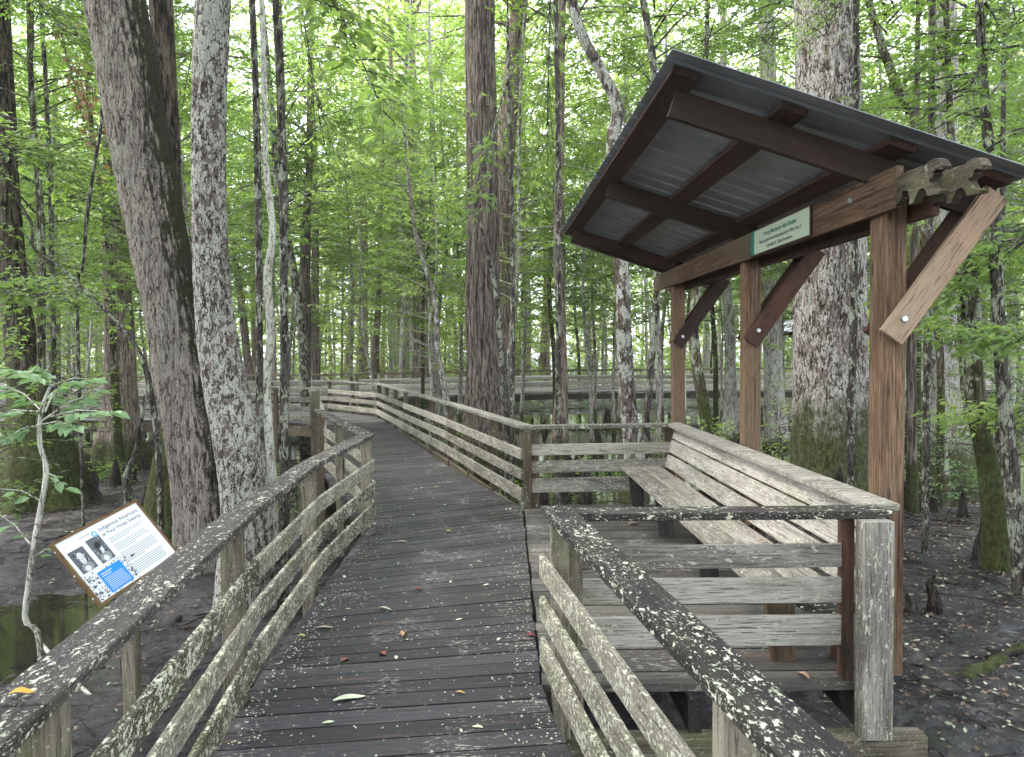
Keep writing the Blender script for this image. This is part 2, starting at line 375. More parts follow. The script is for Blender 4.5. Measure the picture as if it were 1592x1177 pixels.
def build_ground():
    n = 420
    u = np.linspace(-1, 1, n); xs = np.sinh(u * 6.0) / math.sinh(6.0) * 420
    v = np.linspace(0, 1, n); k = 6.2; a0 = -.10
    vv = np.linspace(-.42, 1, n); ys = 6 + np.sinh(vv * 6.0) / math.sinh(6.0) * 420
    V = np.zeros((n * n, 3), dtype=np.float32); i = 0
    for y in ys:
        for x in xs:
            V[i] = (x, y, gz(x, y)); i += 1
    idx = np.arange(n * n).reshape(n, n)
    F = np.stack([idx[:-1, :-1], idx[:-1, 1:], idx[1:, 1:], idx[1:, :-1]], -1).reshape(-1, 4)
    m = N('swamp_mud'); geo = m.n('ShaderNodeNewGeometry'); P = geo.outputs['Position']
    a = m.noise(P, 1.1, 6, .65); b = m.noise(P, 6, 8, .72, .6); c = m.noise(P, 26, 7, .8)
    f = m.math('ADD', m.math('MULTIPLY', a, .3), m.math('ADD', m.math('MULTIPLY', b, .38), m.math('MULTIPLY', c, .32)))
    col = m.ramp(f, [(.43, (.004, .0035, .0035)), (.5, (.021, .018, .0175)), (.57, (.070, .062, .064))])
    lit = m.ramp(m.voro(m.map(P, (1, 1.5, 1)), 11, 'F1'), [(.10, 1.0), (.17, 0.0)])
    lmask = m.ramp(m.noise(P, 1.7, 4, .6), [(.50, 0.0), (.62, .7)])
    col = m.mix(m.math('MULTIPLY', lit, lmask), col, (.20, .15, .10))
    gm = m.ramp(m.noise(P, .5, 5, .7), [(.56, 0.0), (.66, .6)]); col = m.mix(m.math('MULTIPLY', gm, m.ramp(b, [(.4, 0.0), (.6, 1.0)])), col, (.07, .09, .025))
    ro = m.ramp(m.noise(P, 2.3, 5, .6), [(.44, .12), (.58, .7)])
    mat = m.fin(col, ro, m.bump(f, 1.0, .16), .5)
    o = link_mesh('mud_ground', mesh_np('mud_ground', V, F, mat, True)); tag(o, kind='structure')
    # standing water
    m = N('swamp_water'); geo = m.n('ShaderNodeNewGeometry'); P = geo.outputs['Position']
    col = m.ramp(m.noise(P, .6, 4), [(.4, (.012, .011, .008)), (.62, (.03, .029, .018))])
    mat = m.fin(col, .06, m.bump(m.noise(P, 6, 3), .08, .01), .6)
    zw = MUD_Z - .085
    V = [(-420, -160, zw), (420, -160, zw), (420, 420, zw), (-420, 420, zw)]
    o = link_mesh('swamp_water', mesh_np('swamp_water', V, [[0, 1, 2, 3]], mat)); tag(o, kind='structure')
build_ground()

# ------------------------------------------------------------------ boardwalk decks
def deck(name, pairs, mat, pitch=.146, th=.04, z=0.0, stringer=True):
    """boards laid across a strip given by (left, right) edge pairs"""
    b = MB(); und = MB()
    for (l0, r0), (l1, r1) in zip(pairs[:-1], pairs[1:]):
        l0, r0, l1, r1 = (Vector(p) for p in (l0, r0, l1, r1))
        L = max((l1 - l0).length, (r1 - r0).length); n = max(1, round(L / pitch))
        g = .011 / L
        for i in range(n):
            t0 = i / n + g / 2; t1 = (i + 1) / n - g / 2
            e0 = rnd.uniform(-.006, .006) / max((r0 - l0).length, .1); e1 = rnd.uniform(-.006, .006) / max((r0 - l0).length, .1)
            def pt(t, s):
                a = l0.lerp(l1, t); c = r0.lerp(r1, t); p = a.lerp(c, s); return (p.x, p.y)
            dz = rnd.uniform(-.002, .002)
            b.hexa([pt(t0, e0), pt(t0, 1 + e1), pt(t1, 1 + e1), pt(t1, e0)], z - th + dz, z + dz)
        if stringer:
            for s in (.05, .5, .95):
                a = l0.lerp(r0, s); c = l1.lerp(r1, s)
                und.plank((a.x, a.y, z - .145), (c.x, c.y, z - .145), .05, .19)
    o = b.build(name, mat); tag(o, kind='structure')
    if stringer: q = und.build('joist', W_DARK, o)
    return o

near_pairs = [((-.70, -2.0), (.96, -1.7)), ((-1.335, 3.55), (.13, 3.72)), ((-1.425, 7.15), (.10, 7.97)), ((-2.66, 10.35), (-1.02, 11.15)), ((-4.66, 17.3), (-3.12, 18.2))]
dk = deck('boardwalk_deck', near_pairs, DECK)
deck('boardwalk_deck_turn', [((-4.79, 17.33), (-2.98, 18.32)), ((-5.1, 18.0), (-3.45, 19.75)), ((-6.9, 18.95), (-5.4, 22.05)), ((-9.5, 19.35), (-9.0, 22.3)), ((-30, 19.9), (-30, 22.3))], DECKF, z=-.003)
pf = deck('platform_deck', [((.145, 3.70), (1.90, 3.70)), ((.12, 8.10), (1.80, 8.10))], DECK2, z=.006, stringer=False)
b = MB()
for x in (.30, .90, 1.76): b.plank((x, 3.645, -.13), (x - .06, 8.05, -.13), .06, .18)
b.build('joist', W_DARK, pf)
b = MB(); b.plank((.0, 3.64, -.312), (2.04, 3.64, -.312), .10, .18); b.plank((.1, 8.0, -.32), (2.02, 8.0, -.32), .10, .19); b.plank((.1, 5.9, -.32), (2.02, 5.9, -.32), .10, .19)
b.build('girder', W_POST, pf)
b = MB(); b.plank((1.87, 3.66, -.55), (1.87, 3.66, -1.2), .12, .12); b.plank((1.8, 8.0, -.42), (1.8, 8.0, -1.2), .12, .12); b.plank((1.83, 5.9, -.42), (1.83, 5.9, -1.2), .12, .12)
b.build('support_pile', W_DARK, pf)

def offset_line(pts, off):
    """polyline offset to its right by off, mitred"""
    out = []; P = [Vector(p) for p in pts]
    for i, p in enumerate(P):
        ds = []
        if i > 0: ds.append((P[i] - P[i-1]).normalized())
        if i < len(P) - 1: ds.append((P[i+1] - P[i]).normalized())
        ns = [Vector((d.y, -d.x)) for d in ds]; n = sum(ns, Vector((0, 0))).normalized()
        out.append(p + n * (off / max(.35, n.dot(ns[0]))))
    return out

RZ = [(.085, .225), (.32, .435), (.535, .65)]
RZP = [(.17, .325), (.39, .52), (.58, .70)]
def railing(name, label, pts, inner, cap_m, rail_m, post_m, spacing=1.7, H=.9, group=None, post_at=None, cap_w=.15, rz=RZ, pb=-.95, jig=.006, fascia=None, cat='railing'):
    """pts: centre line of the cap; inner=+1 when the walking side is on the right of the direction"""
    c = Vector((pts[0][0], pts[0][1], 0)); t = thing(name, label, cat, c, group)
    a = offset_line(pts, cap_w / 2); bb = offset_line(pts, -cap_w / 2)
    for i in range(len(pts) - 1):
        L = (Vector(pts[i+1]) - Vector(pts[i])).length; n = max(1, round(L / 3.6))
        for k in range(n):
            m = MB(); e0 = (k / n) + (.001 if k else 0); e1 = (k + 1) / n - .0012
            A0 = a[i].lerp(a[i+1], e0); A1 = a[i].lerp(a[i+1], e1); B0 = bb[i].lerp(bb[i+1], e0); B1 = bb[i].lerp(bb[i+1], e1)
            zz = H + rnd.uniform(-jig, jig) * .5
            m.hexa([(A0.x, A0.y), (A1.x, A1.y), (B1.x, B1.y), (B0.x, B0.y)], zz - .04, zz)
            o = m.build('cap_rail', cap_m, t)
            bv = o.modifiers.new('soft', 'BEVEL'); bv.width = .004; bv.segments = 1
    ri = offset_line(pts, inner * (cap_w / 2 - .005))
    for (z0, z1) in rz:
        for i in range(len(ri) - 1):
            L = (ri[i+1] - ri[i]).length; n = max(1, round(L / 3.6))
            for k in range(n):
                m = MB(); p = ri[i].lerp(ri[i+1], k / n); q = ri[i].lerp(ri[i+1], (k + 1) / n - .002)
                j0 = rnd.uniform(-jig, jig); j1 = rnd.uniform(-jig, jig)
                m.plank((p.x, p.y, (z0 + z1) / 2 + j0), (q.x, q.y, (z0 + z1) / 2 + j1), .03, z1 - z0)
                m.build('rail', rail_m, t)
    po = offset_line(pts, inner * (cap_w / 2 - .005 - .015 - .047))
    if post_at is None:
        post_at = []
        for i in range(len(po) - 1):
            L = (po[i+1] - po[i]).length; n = max(1, round(L / spacing))
            post_at += [po[i].lerp(po[i+1], k / n) for k in range(n)]
        post_at.append(po[-1])
    else: post_at = [po[int(s)].lerp(po[min(int(s) + 1, len(po) - 1)], s - int(s)) for s in post_at]
    for p in post_at:
        m = MB(); jx = rnd.uniform(-.008, .008)
        m.plank((p.x + jx, p.y, pb), (p.x, p.y, H - .042), .09, .09, up=(0, 1, 0)); m.build('post', post_m, t)
    if fascia:
        fo = offset_line(pts, inner * (cap_w / 2 - .05)); m = MB()
        for i in range(len(fo) - 1): m.plank((fo[i].x, fo[i].y, fascia), (fo[i+1].x, fo[i+1].y, fascia), .04, .24)
        m.build('fascia', W_DARK if fascia < -.18 else post_m, t)
    return t

railing('boardwalk_railing', 'long grey lichen speckled railing along the left edge of the near boardwalk', [(-.80, -2.0), (-1.15, 1.67), (-1.39, 3.75), (-1.49, 5.4)], +1, W_CAP, W_RAILD, W_POST, post_at=[0.3, 1.05, 1.9, 2.95])
railing('boardwalk_railing', 'dark capped left railing with a kink where the boardwalk bends, beyond the splice', [(-1.49, 5.43), (-1.44, 7.25), (-2.72, 10.4)], +1, W_CAP, W_RAILD, W_POST, post_at=[.97, 1.5])
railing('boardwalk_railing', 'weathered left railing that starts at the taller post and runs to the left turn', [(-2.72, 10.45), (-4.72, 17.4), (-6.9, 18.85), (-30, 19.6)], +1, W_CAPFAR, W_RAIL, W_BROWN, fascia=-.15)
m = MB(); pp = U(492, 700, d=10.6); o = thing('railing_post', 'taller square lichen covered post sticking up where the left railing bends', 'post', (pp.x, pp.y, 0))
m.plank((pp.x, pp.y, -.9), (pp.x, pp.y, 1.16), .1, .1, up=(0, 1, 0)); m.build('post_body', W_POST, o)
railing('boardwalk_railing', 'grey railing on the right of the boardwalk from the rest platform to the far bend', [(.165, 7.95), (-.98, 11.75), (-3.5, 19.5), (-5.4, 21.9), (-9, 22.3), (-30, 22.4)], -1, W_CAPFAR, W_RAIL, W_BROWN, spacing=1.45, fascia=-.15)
railing('boardwalk_railing', 'near right railing with dark white-spotted cap running towards the viewer', [(.215, 3.80), (.60, 1.40), (1.05, -1.7)], +1, W_CAP, W_RAILD, W_POST, post_at=[.06, .85, 1.5])
railing('platform_railing', 'short grey railing across the far end of the rest platform', [(.19, 8.03), (1.77, 8.13)], +1, W_CAPFAR, W_RAIL, W_BROWN, post_at=[.03, .97], pb=-.3, rz=RZP)
# front railing of the platform: stout end post outside the rails
t = railing('platform_railing', 'near front railing of the rest platform with pale lichen planks', [(.30, 3.70), (1.875, 3.70)], -1, W_CAP, W_SILVER, W_POST, post_at=[.0], rz=RZP)
m = MB(); m.plank((1.775, 3.60, -.218), (1.775, 3.60, .858), .15, .09, up=(0, 1, 0)); m.build('end_post', W_SILVER, t)
m = MB(); m.plank((1.705, 3.76, 0.01), (1.705, 3.76, .856), .045, .10, up=(0, 1, 0)); m.build('post', W_RED_SHADE, t)

# ------------------------------------------------------------------ bench on the platform
t = thing('platform_bench', 'long weathered bench with two-plank seat and slatted back under the shelter', 'bench', (1.5, 3.95, 0))
def bx(y, x0): return x0 - .0255 * (y - 3.8)
for x0 in (1.385, 1.60):
    for y0, y1 in ((3.92, 8.0),):
        m = MB(); m.plank((bx(y0, x0), y0, .435), (bx(y1, x0), y1, .435), .205, .035); m.build('seat_plank', W_SILVER, t)
for k, (x0, z) in enumerate(((1.885, .80), (1.845, .655), (1.80, .50))):
    m = MB(); m.plank((bx(3.82, x0), 3.82, z), (bx(8.06, x0), 8.06, z), .03, .135, up=(.27, 0, 1)); m.build('back_slat', W_SILVER, t)
m = MB()
m.hexa([(1.82, 3.79), (2.0, 3.79), (1.87, 8.2), (1.70, 8.2)], .862, .898); o = m.build('top_cap', W_SILVER, t); o.modifiers.new('soft', 'BEVEL').width = .004
for y in (3.98, 5.35, 6.7, 8.0):
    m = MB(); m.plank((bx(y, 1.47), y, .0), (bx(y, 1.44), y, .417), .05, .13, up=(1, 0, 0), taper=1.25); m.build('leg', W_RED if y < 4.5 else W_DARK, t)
    m = MB(); m.plank((bx(y, 1.40), y + .045, .38), (bx(y, 1.80), y + .045, .38), .04, .07); m.build('seat_bearer', W_DARK, t)
    m = MB(); m.plank((bx(y, 1.76), y, -.05), (bx(y, 1.93), y, .86), .045, .12, up=(0, 1, 0)); m.build('back_upright', W_RED_SHADE, t)

# ------------------------------------------------------------------ shelter
def shelter(name, label, detailed=True):
    t = thing(name, label, 'shelter', (2.05, 4.1, 0))
    px = lambda y: 2.09 - .027 * (y - 4.1)
    P = (4.12, 6.3, 8.75)
    for y in P:
        m = MB(); m.plank((px(y), y, -.12 if y < 5 else -.6), (px(y), y, 2.50), .138, .138, up=(0, 1, 0), c=.006); m.build('post', W_RED if y > 5 else W_TAN_POST, t)
    # double header on the two faces of the posts
    for s, mt in ((-.093, W_RED), (.093, W_RED_SHADE)):
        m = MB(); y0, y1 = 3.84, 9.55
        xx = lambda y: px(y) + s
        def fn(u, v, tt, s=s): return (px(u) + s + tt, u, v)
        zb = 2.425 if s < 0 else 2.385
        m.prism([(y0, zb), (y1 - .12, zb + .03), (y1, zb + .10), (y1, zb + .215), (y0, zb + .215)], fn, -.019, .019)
        m.build('header_beam', mt, t)
    sl = -.335; zr = lambda x: 3.21 + sl * (x - .86)
    # rafters run down the slope over the header
    for y in (4.14, 6.35, 8.9):
        for dy in ((-.10, .10) if False else (0,)):
            x0, x1 = .90 - .03 * (y - 4), 2.62 - .03 * (y - 4)
            m = MB(); m.plank((x0, y + dy, zr(x0) - .135), (x1, y + dy, zr(x1) - .135), .045, .155); m.build('rafter', W_RED_SHADE, t)
    m = MB(); m.plank((.76, 9.28, zr(.86) - .09), (2.5, 9.28, zr(2.6) - .09), .04, .14); m.build('end_fascia', W_RED_SHADE, t)
    for k, x0 in enumerate((.93, 1.50, 2.07, 2.58)):
        y0, y1 = 3.93, 9.26
        X = lambda y: x0 - .034 * (y - 3.8)
        m = MB(); m.plank((X(y0), y0, zr(x0) - .034), (X(y1), y1, zr(x0) - .034), .15, .038, up=(-sl, 0, 1)); m.build('purlin', W_RED_SHADE, t)
    # ribbed metal sheet, ribs run down the slope
    ys = []; 
    y = 3.78
    while y < 9.38:
        ys += [(y, 0), (y + .085, 0), (y + .10, .016), (y + .125, .016), (y + .14, 0)]; y += .235
    xs = [.82, 1.3, 1.8, 2.3, 2.70]
    V = []; c = origin_of(t)
    for (yy, h) in ys:
        for x in xs:
            V.append((x - .034 * (yy - 3.8) - c.x, yy - c.y, zr(x) - .008 + h - c.z))
    nx = len(xs); F = [[i * nx + k, i * nx + k + 1, (i + 1) * nx + k + 1, (i + 1) * nx + k] for i in range(len(ys) - 1) for k in range(nx - 1)]
    o = link_mesh('roof_sheet', mesh_np('roof_sheet', V, F, M_ROOF), t)
    so = o.modifiers.new('thick', 'SOLIDIFY'); so.thickness = .004; so.offset = 1
    # braces
    for i, y in enumerate(P):
        m = MB(); x0 = px(y) + .02; yy = y - .095
        for s, mt in ((-1, W_RED_LIT if i == 0 else W_RED_SHADE), (1, W_RED_SHADE)):
            yy = y + s * .094
            m = MB(); m.plank((px(y) - .03, yy, 1.76), (px(y) + .53, yy, 2.53), .04, .14, up=(0, 1, 0) if False else (-.7, 0, .7)); o = m.build('brace', mt, t)
            if s < 0:
                m = MB(); cpt = Vector((px(y) + .03, yy - .02, 1.86)); m.tube([cpt, cpt + Vector((0, -.018, 0))], [.02, .016], 10); m.build('bolt', M_BOLT, o)
    # bolts in the header
    for y in (4.32,):
        m = MB(); cpt = Vector((px(y) - .112, y, 2.56)); m.tube([cpt, cpt + Vector((-.012, 0, 0))], [.02, .016], 10); m.build('bolt', M_BOLT, t)
    # carved running-animal ends on both header boards
    prof = [(0, .0), (.06, .02), (.10, .10), (.17, .085), (.20, .0), (.18, -.03), (.24, -.035), (.31, .055), (.36, .06), (.40, .03), (.42, -.02), (.56, -.035), (.57, -.01), (.48, .02), (.44, .085),
            (.445, .115), (.47, .10), (.50, .125), (.485, .14), (.52, .16), (.59, .135), (.60, .16), (.55, .225), (.50, .245), (.43, .24), (.40, .225), (.30, .235), (.18, .24), (.06, .23), (0, .21)]
    for s in (-.093, .093):
        m = MB(); y0 = 3.842
        def fn(u, v, tt, s=s): return (px(y0) + s + tt, y0 - u * .70, 2.435 + v * .62)
        m.prism(prof, fn, -.021, .021)
        m.build('carved_end', W_CARVE, t)
    return t
W_TAN_POST = wood('wood_treated_post', (.11, .065, .038), (.30, .185, .112), amt=0, gr=1.1, rough=.72)
sh = shelter('rain_shelter', 'brown timber rain shelter with sloping metal roof over the bench')
far = copy_tree(sh); far.location = (12.3, 38, .0); far.rotation_euler = (0, 0, R(250)); far['label'] = 'small far-off shelter with pale roof seen behind the big lichen-spotted tree'

# ------------------------------------------------------------------ text helper
def text_mesh(body, size, align='LEFT', bold=0.0):
    cu = bpy.data.curves.new('lettering', 'FONT'); cu.body = body; cu.size = size; cu.align_x = align; cu.extrude = .0; cu.offset = bold
    ob = bpy.data.objects.new('lettering', cu); COL.objects.link(ob)
    dg = bpy.context.evaluated_depsgraph_get(); me = bpy.data.meshes.new_from_object(ob.evaluated_get(dg))
    bpy.data.objects.remove(ob); return me
def place_text(name, body, size, mat, parent, origin, ux, uy, align='LEFT', bold=0.0, lift=.0015):
    me = text_mesh(body, size, align, bold); me.materials.clear(); me.materials.append(mat)
    n = ux.cross(uy); off = origin_of(parent)
    for v in me.vertices:
        p = origin + ux * v.co.x + uy * v.co.y + n * lift - off; v.co = p
    return link_mesh(name, me, parent)

# plaque on the header: reads towards the boardwalk (-X side)
t = thing('dedication_plaque', 'small pale green plaque with dark lettering fixed on the shelter header', 'plaque', (1.93, 5.3, 2.5))
yA, yB = 5.92, 4.84        # far (left) and near (right) ends
X = lambda y: 2.09 - .027 * (y - 4.1) - .093 - .022
ux = Vector((X(yB) - X(yA), yB - yA, 0)); W = ux.length; ux.normalize(); uy = Vector((0, 0, 1)); nn = ux.cross(uy)
o0 = Vector((X(yA), yA, 2.445))
def quad_on(name, u0, v0, u1, v1, mat, parent, o0, ux, uy, lift, th=.001):
    m = MB(); n = ux.cross(uy)
    m.prism([(u0, v0), (u1, v0), (u1, v1), (u0, v1)], lambda u, v, tt: o0 + ux * u + uy * v + n * tt, lift - th, lift)
    return m.build(name, mat, parent)
quad_on('plaque_frame', -.015, -.015, W + .015, .195, W_RED_SHADE, t, o0, ux, uy, .012, .012)
quad_on('plaque_face', .07, 0, W, .18, M_PLAQ, t, o0, ux, uy, .0145, .002)
quad_on('green_band', 0, 0, .069, .18, M_PLAQG, t, o0, ux, uy, .0145, .002)
place_text('lettering', 'Young Memorial Rain Shelter', .052, M_PLAQG, t, o0 + ux * (.07 + (W - .07) / 2) + nn * .0145, ux, uy, 'CENTER', .0004).location = uy * .115
place_text('lettering', 'Made possible through the generosity of Mrs. Ross R.', .036, M_INK, t, o0 + ux * (.07 + (W - .07) / 2) + nn * .0145, ux, uy, 'CENTER', .0006).location = uy * .068
place_text('lettering', 'and Leland K. Telling Foundation', .036, M_INK, t, o0 + ux * (.07 + (W - .07) / 2) + nn * .0145, ux, uy, 'CENTER', .0006).location = uy * .022

# ------------------------------------------------------------------ interpretive panel on the left
def info_sign():
    tl = U(86, 848, d=4.6); tr = U(210, 783, d=5.26)
    ux = (tr - tl); Wr = ux.length; ux.normalize()
    best = min((abs((U(163, 942, d=4.3 + k * .004) - tl).dot(ux)), k) for k in range(300))
    dn = U(163, 942, d=4.3 + best[1] * .004) - tl; dn -= ux * dn.dot(ux); uy = -dn.normalized(); n = ux.cross(uy)
    K = Wr / .91; W = .91; H = .60; ux = ux * K; uy = uy * K
    t = thing('information_sign', 'tilted white information panel with blue box and two old portraits beyond the left railing', 'information sign', (tl.x + .15, tl.y + .4, 0))
    o0 = tl - uy * H
    print('sign', tl, tr, Wr, dn.length)
    Q = lambda nm, a, b_, c, d, mt, lift, th=.0008: quad_on(nm, a, b_, c, d, mt, t, o0, ux, uy, lift, th)
    Q('sign_backing', -.03, -.03, W + .03, H + .03, W_SIGN, -.004, .035)
    for nm, a, b_, c, d in (('frame_edge', -.03, -.03, -.008, H + .03), ('frame_edge', W + .008, -.03, W + .03, H + .03), ('frame_edge', -.0075, H + .006, W + .0075, H + .03), ('frame_edge', -.0075, -.03, W + .0075, -.006)):
        Q(nm, a, b_, c, d, W_SIGN, .010, .0135)
    face = Q('sign_face', -.008, -.008, W + .008, H + .008, M_WHITE, .0, .0035)
    # blotchy drawing band at lower left
    rr = random.Random(3); m = MB(); nn = n
    def pl(poly, lift, mm): mm.prism(poly, lambda u, v, tt: o0 + ux * u + uy * v + nn * tt, lift - .0004, lift)
    for k in range(420):
        u = rr.uniform(.0, .45); v = rr.uniform(.0, .25); s = rr.uniform(.002, .011)
        if .12 < u < .39 and .01 < v < .23: continue
        a = rr.random() * 6; pl([(u + s * math.cos(a + j * 1.05) * rr.uniform(.4, 1.3), v + s * math.sin(a + j * 1.05) * rr.uniform(.4, 1.2)) for j in range(6)], .0006 + .00001 * k, m)
    m.build('line_drawing', M_INK, t)
    Q('blue_box', .13, .012, .385, .225, M_BLUE, .0045)
    for k in range(2): Q('text_line', .15, .190 - k * .022, .15 + .12 - .02 * k, .198 - k * .022, M_PAPER, .0052)
    for k in range(9): Q('text_line', .15, .145 - k * .0145, .37 - rr.uniform(0, .02), .1495 - k * .0145, M_PAPER, .0052)
    # two portrait photographs: hatted sitter and seated figure, plain tonal shapes
    def portrait(u0, v0, w_, h_, hat):
        f = Q('portrait_photo', u0, v0, u0 + w_, v0 + h_, M_INK, .001)
        def blob(cu_, cv, ru, rv, mt, lift, k=14):
            mm = MB(); pl([(u0 + w_ * (cu_ + ru * math.cos(a * 6.283 / k)), v0 + h_ * (cv + rv * math.sin(a * 6.283 / k))) for a in range(k)], lift, mm); q = mm.build('portrait_tone', mt, t)
        for k in range(26):
            blob(rr.uniform(.1, .9), rr.uniform(.1, .9), rr.uniform(.03, .08), rr.uniform(.02, .06), rr.choice([M_INKD, M_INKL]), .0014 + .00001 * k, 6)
        blob(.5, .18, .36, .2, M_INKL, .0021); blob(.45, .12, .18, .12, M_PAPER, .0024); blob(.5, .52, .17, .2, M_PAPER, .0027)
        if hat: blob(.5, .66, .28, .06, M_PINK, .003); blob(.5, .74, .16, .10, M_PAPER, .0032)
        else: blob(.5, .68, .2, .13, M_INKD, .003); blob(.38, .5, .05, .2, M_INKD, .0032)
        blob(.44, .53, .03, .02, M_INKD, .0036, 6); blob(.56, .53, .03, .02, M_INKD, .0036, 6); blob(.5, .42, .05, .012, M_INKD, .0036, 6)
    portrait(.03, .27, .16, .22, True); portrait(.235, .265, .15, .245, False)
    # text column
    for k in range(22):
        if k in (3, 8, 15): continue
        Q('text_line', .43, .425 - k * .0185, .855 - (rr.uniform(.0, .05) if k not in (2, 7, 14) else .2) , .4315 - k * .0185, M_INKL, .001)
    tx = lambda s, sz, u, v, mt, bd: place_text('lettering', s, sz, mt, t, o0 + ux * u + uy * v, ux, uy, 'LEFT', bd)
    tx('Indigenous Americans', .053, .41, .525, M_INK, .0006); tx('at Four Holes Swamp', .053, .41, .47, M_INK, .0006)
    m = MB(); cu_, cv = .355, .53
    pl([(cu_ + .03 * math.cos(a * .45), cv + .03 * math.sin(a * .45)) for a in range(14)], .001, m); m.build('round_logo', M_LBLUE, t)
    m = MB(); pl([(cu_ - .012, cv - .012), (cu_ + .004, cv - .012), (cu_ + .014, cv + .004), (cu_ + .002, cv + .016), (cu_ - .008, cv + .006)], .0018, m); m.build('round_logo_bird', M_PAPER, t)
    for (u, s) in ((.345, .010), (.365, .008)):
        m = MB(); pl([(u - s * .4, .46), (u + s * .4, .46), (u + s * .5, .485), (u, .497), (u - s * .5, .485)], .001, m); m.build('footprint_mark', M_INK, t)
    m = MB()
    for k in range(8): u = .21 + k * .014; pl([(u, .545), (u + .009, .549), (u + .006, .562), (u + .001, .558)], .001, m)
    m.build('small_sketch', M_INKL, t)
    # fixings on the visible edge and the legs underneath
    for v in (.06, .30, .55):
        m = MB(); p = o0 + ux * (-.031) + uy * v - n * .012; m.tube([p, p - ux * .004], [.007, .006], 8); m.build('screw', M_PAPER, t)
    for u in (W * .62,):
        m = MB(); p = o0 + ux * u + uy * .3; m.plank((p.x, p.y, -.95), (p.x, p.y, p.z - .06), .09, .09, up=(0, 1, 0)); m.build('leg', W_POST, t)
info_sign()

# ------------------------------------------------------------------ leaves and crowns
def leaf_mesh(name, P, D, Nn, L, Wd, mat, rn, fold=.12, broad=False):
    """P base points, D directions, Nn normals (n,3), L lengths, Wd widths. Each leaf: 4- or 6-point blade"""
    n = len(P); S = np.cross(D, Nn); S /= np.linalg.norm(S, axis=1, keepdims=True) + 1e-9; Nn = np.cross(S, D)
    L = L[:, None]; Wd = Wd[:, None]
    mid = P + D * L * .45
    if not broad:
        V = np.stack([P, mid + S * Wd * .5 + Nn * Wd * fold, P + D * L - Nn * L * .06, mid - S * Wd * .5 + Nn * Wd * fold], 1).reshape(-1, 3)
        F = np.arange(n * 4).reshape(n, 4)
        return mesh_np(name, V, F, mat, False, rn)
    a = P + D * L * .28; b_ = P + D * L * .66
    tip = P + D * L - Nn * L * .12
    V = np.stack([P, a + S * Wd * .45 + Nn * Wd * fold, b_ + S * Wd * .42 + Nn * Wd * fold, tip, b_ - S * Wd * .42 + Nn * Wd * fold, a - S * Wd * .45 + Nn * Wd * fold], 1).reshape(-1, 3)
    b0 = np.arange(n)[:, None] * 6
    F = np.concatenate([b0 + [0, 1, 2, 3], b0 + [0, 3, 4, 5]], 1).reshape(-1, 4)
    return mesh_np(name, V, F, mat, False, np.repeat(rn, 2))

def sprays(rs, origins, dirs, lengths, leaf, per_m=26, twigs_per_m=3.2, twig_len=.55, wr=.42, droop=.25):
    """leaves set alternately along twigs along limbs: returns arrays for leaf_mesh and the twig lines"""
    P = []; D = []; Nn = []; lines = []; rnv = []
    for o, d, Ln in zip(origins, dirs, lengths):
        nt_ = max(3, int(Ln * twigs_per_m)); tone = rs.random()
        for k in range(nt_):
            t = .22 + .78 * (k + rs.random()) / nt_
            base = o + d * Ln * t + np.array([0, 0, -droop * Ln * t * t * .5])
            s = 1 if k % 2 else -1; ang = s * rs.uniform(.35, 1.2); ca, sa = math.cos(ang), math.sin(ang)
            td = np.array([d[0] * ca - d[1] * sa, d[0] * sa + d[1] * ca, d[2] * .4 + rs.uniform(-.35, .3)]); td /= np.linalg.norm(td)
            tl = twig_len * rs.uniform(.5, 1.3) * (1.15 - .5 * t)
            lines.append((base, base + td * tl)); m = max(4, int(tl * per_m)); q = rs.random(m) * tl
            pp = base + td * q[:, None] + rs.normal(0, .022, (m, 3))
            sg = np.where(rs.random(m) > .5, 1, -1) * rs.uniform(.4, 1.2, m)
            dd = np.stack([td[0] * np.cos(sg) - td[1] * np.sin(sg), td[0] * np.sin(sg) + td[1] * np.cos(sg), np.full(m, td[2]) - rs.uniform(.0, .5, m)], 1)
            dd /= np.linalg.norm(dd, axis=1, keepdims=True)
            nv = np.array([0, 0, 1.0]) + rs.normal(0, .38, (m, 3))
            P.append(pp); D.append(dd); Nn.append(nv); rnv.append(np.clip(rs.random(m) * .6 + tone * .4, 0, 1))
    P = np.concatenate(P); D = np.concatenate(D); Nn = np.concatenate(Nn); rnv = np.concatenate(rnv); n = len(P)
    L = leaf * rs.uniform(.7, 1.3, n)
    return P, D, Nn, L, L * wr, rnv, lines

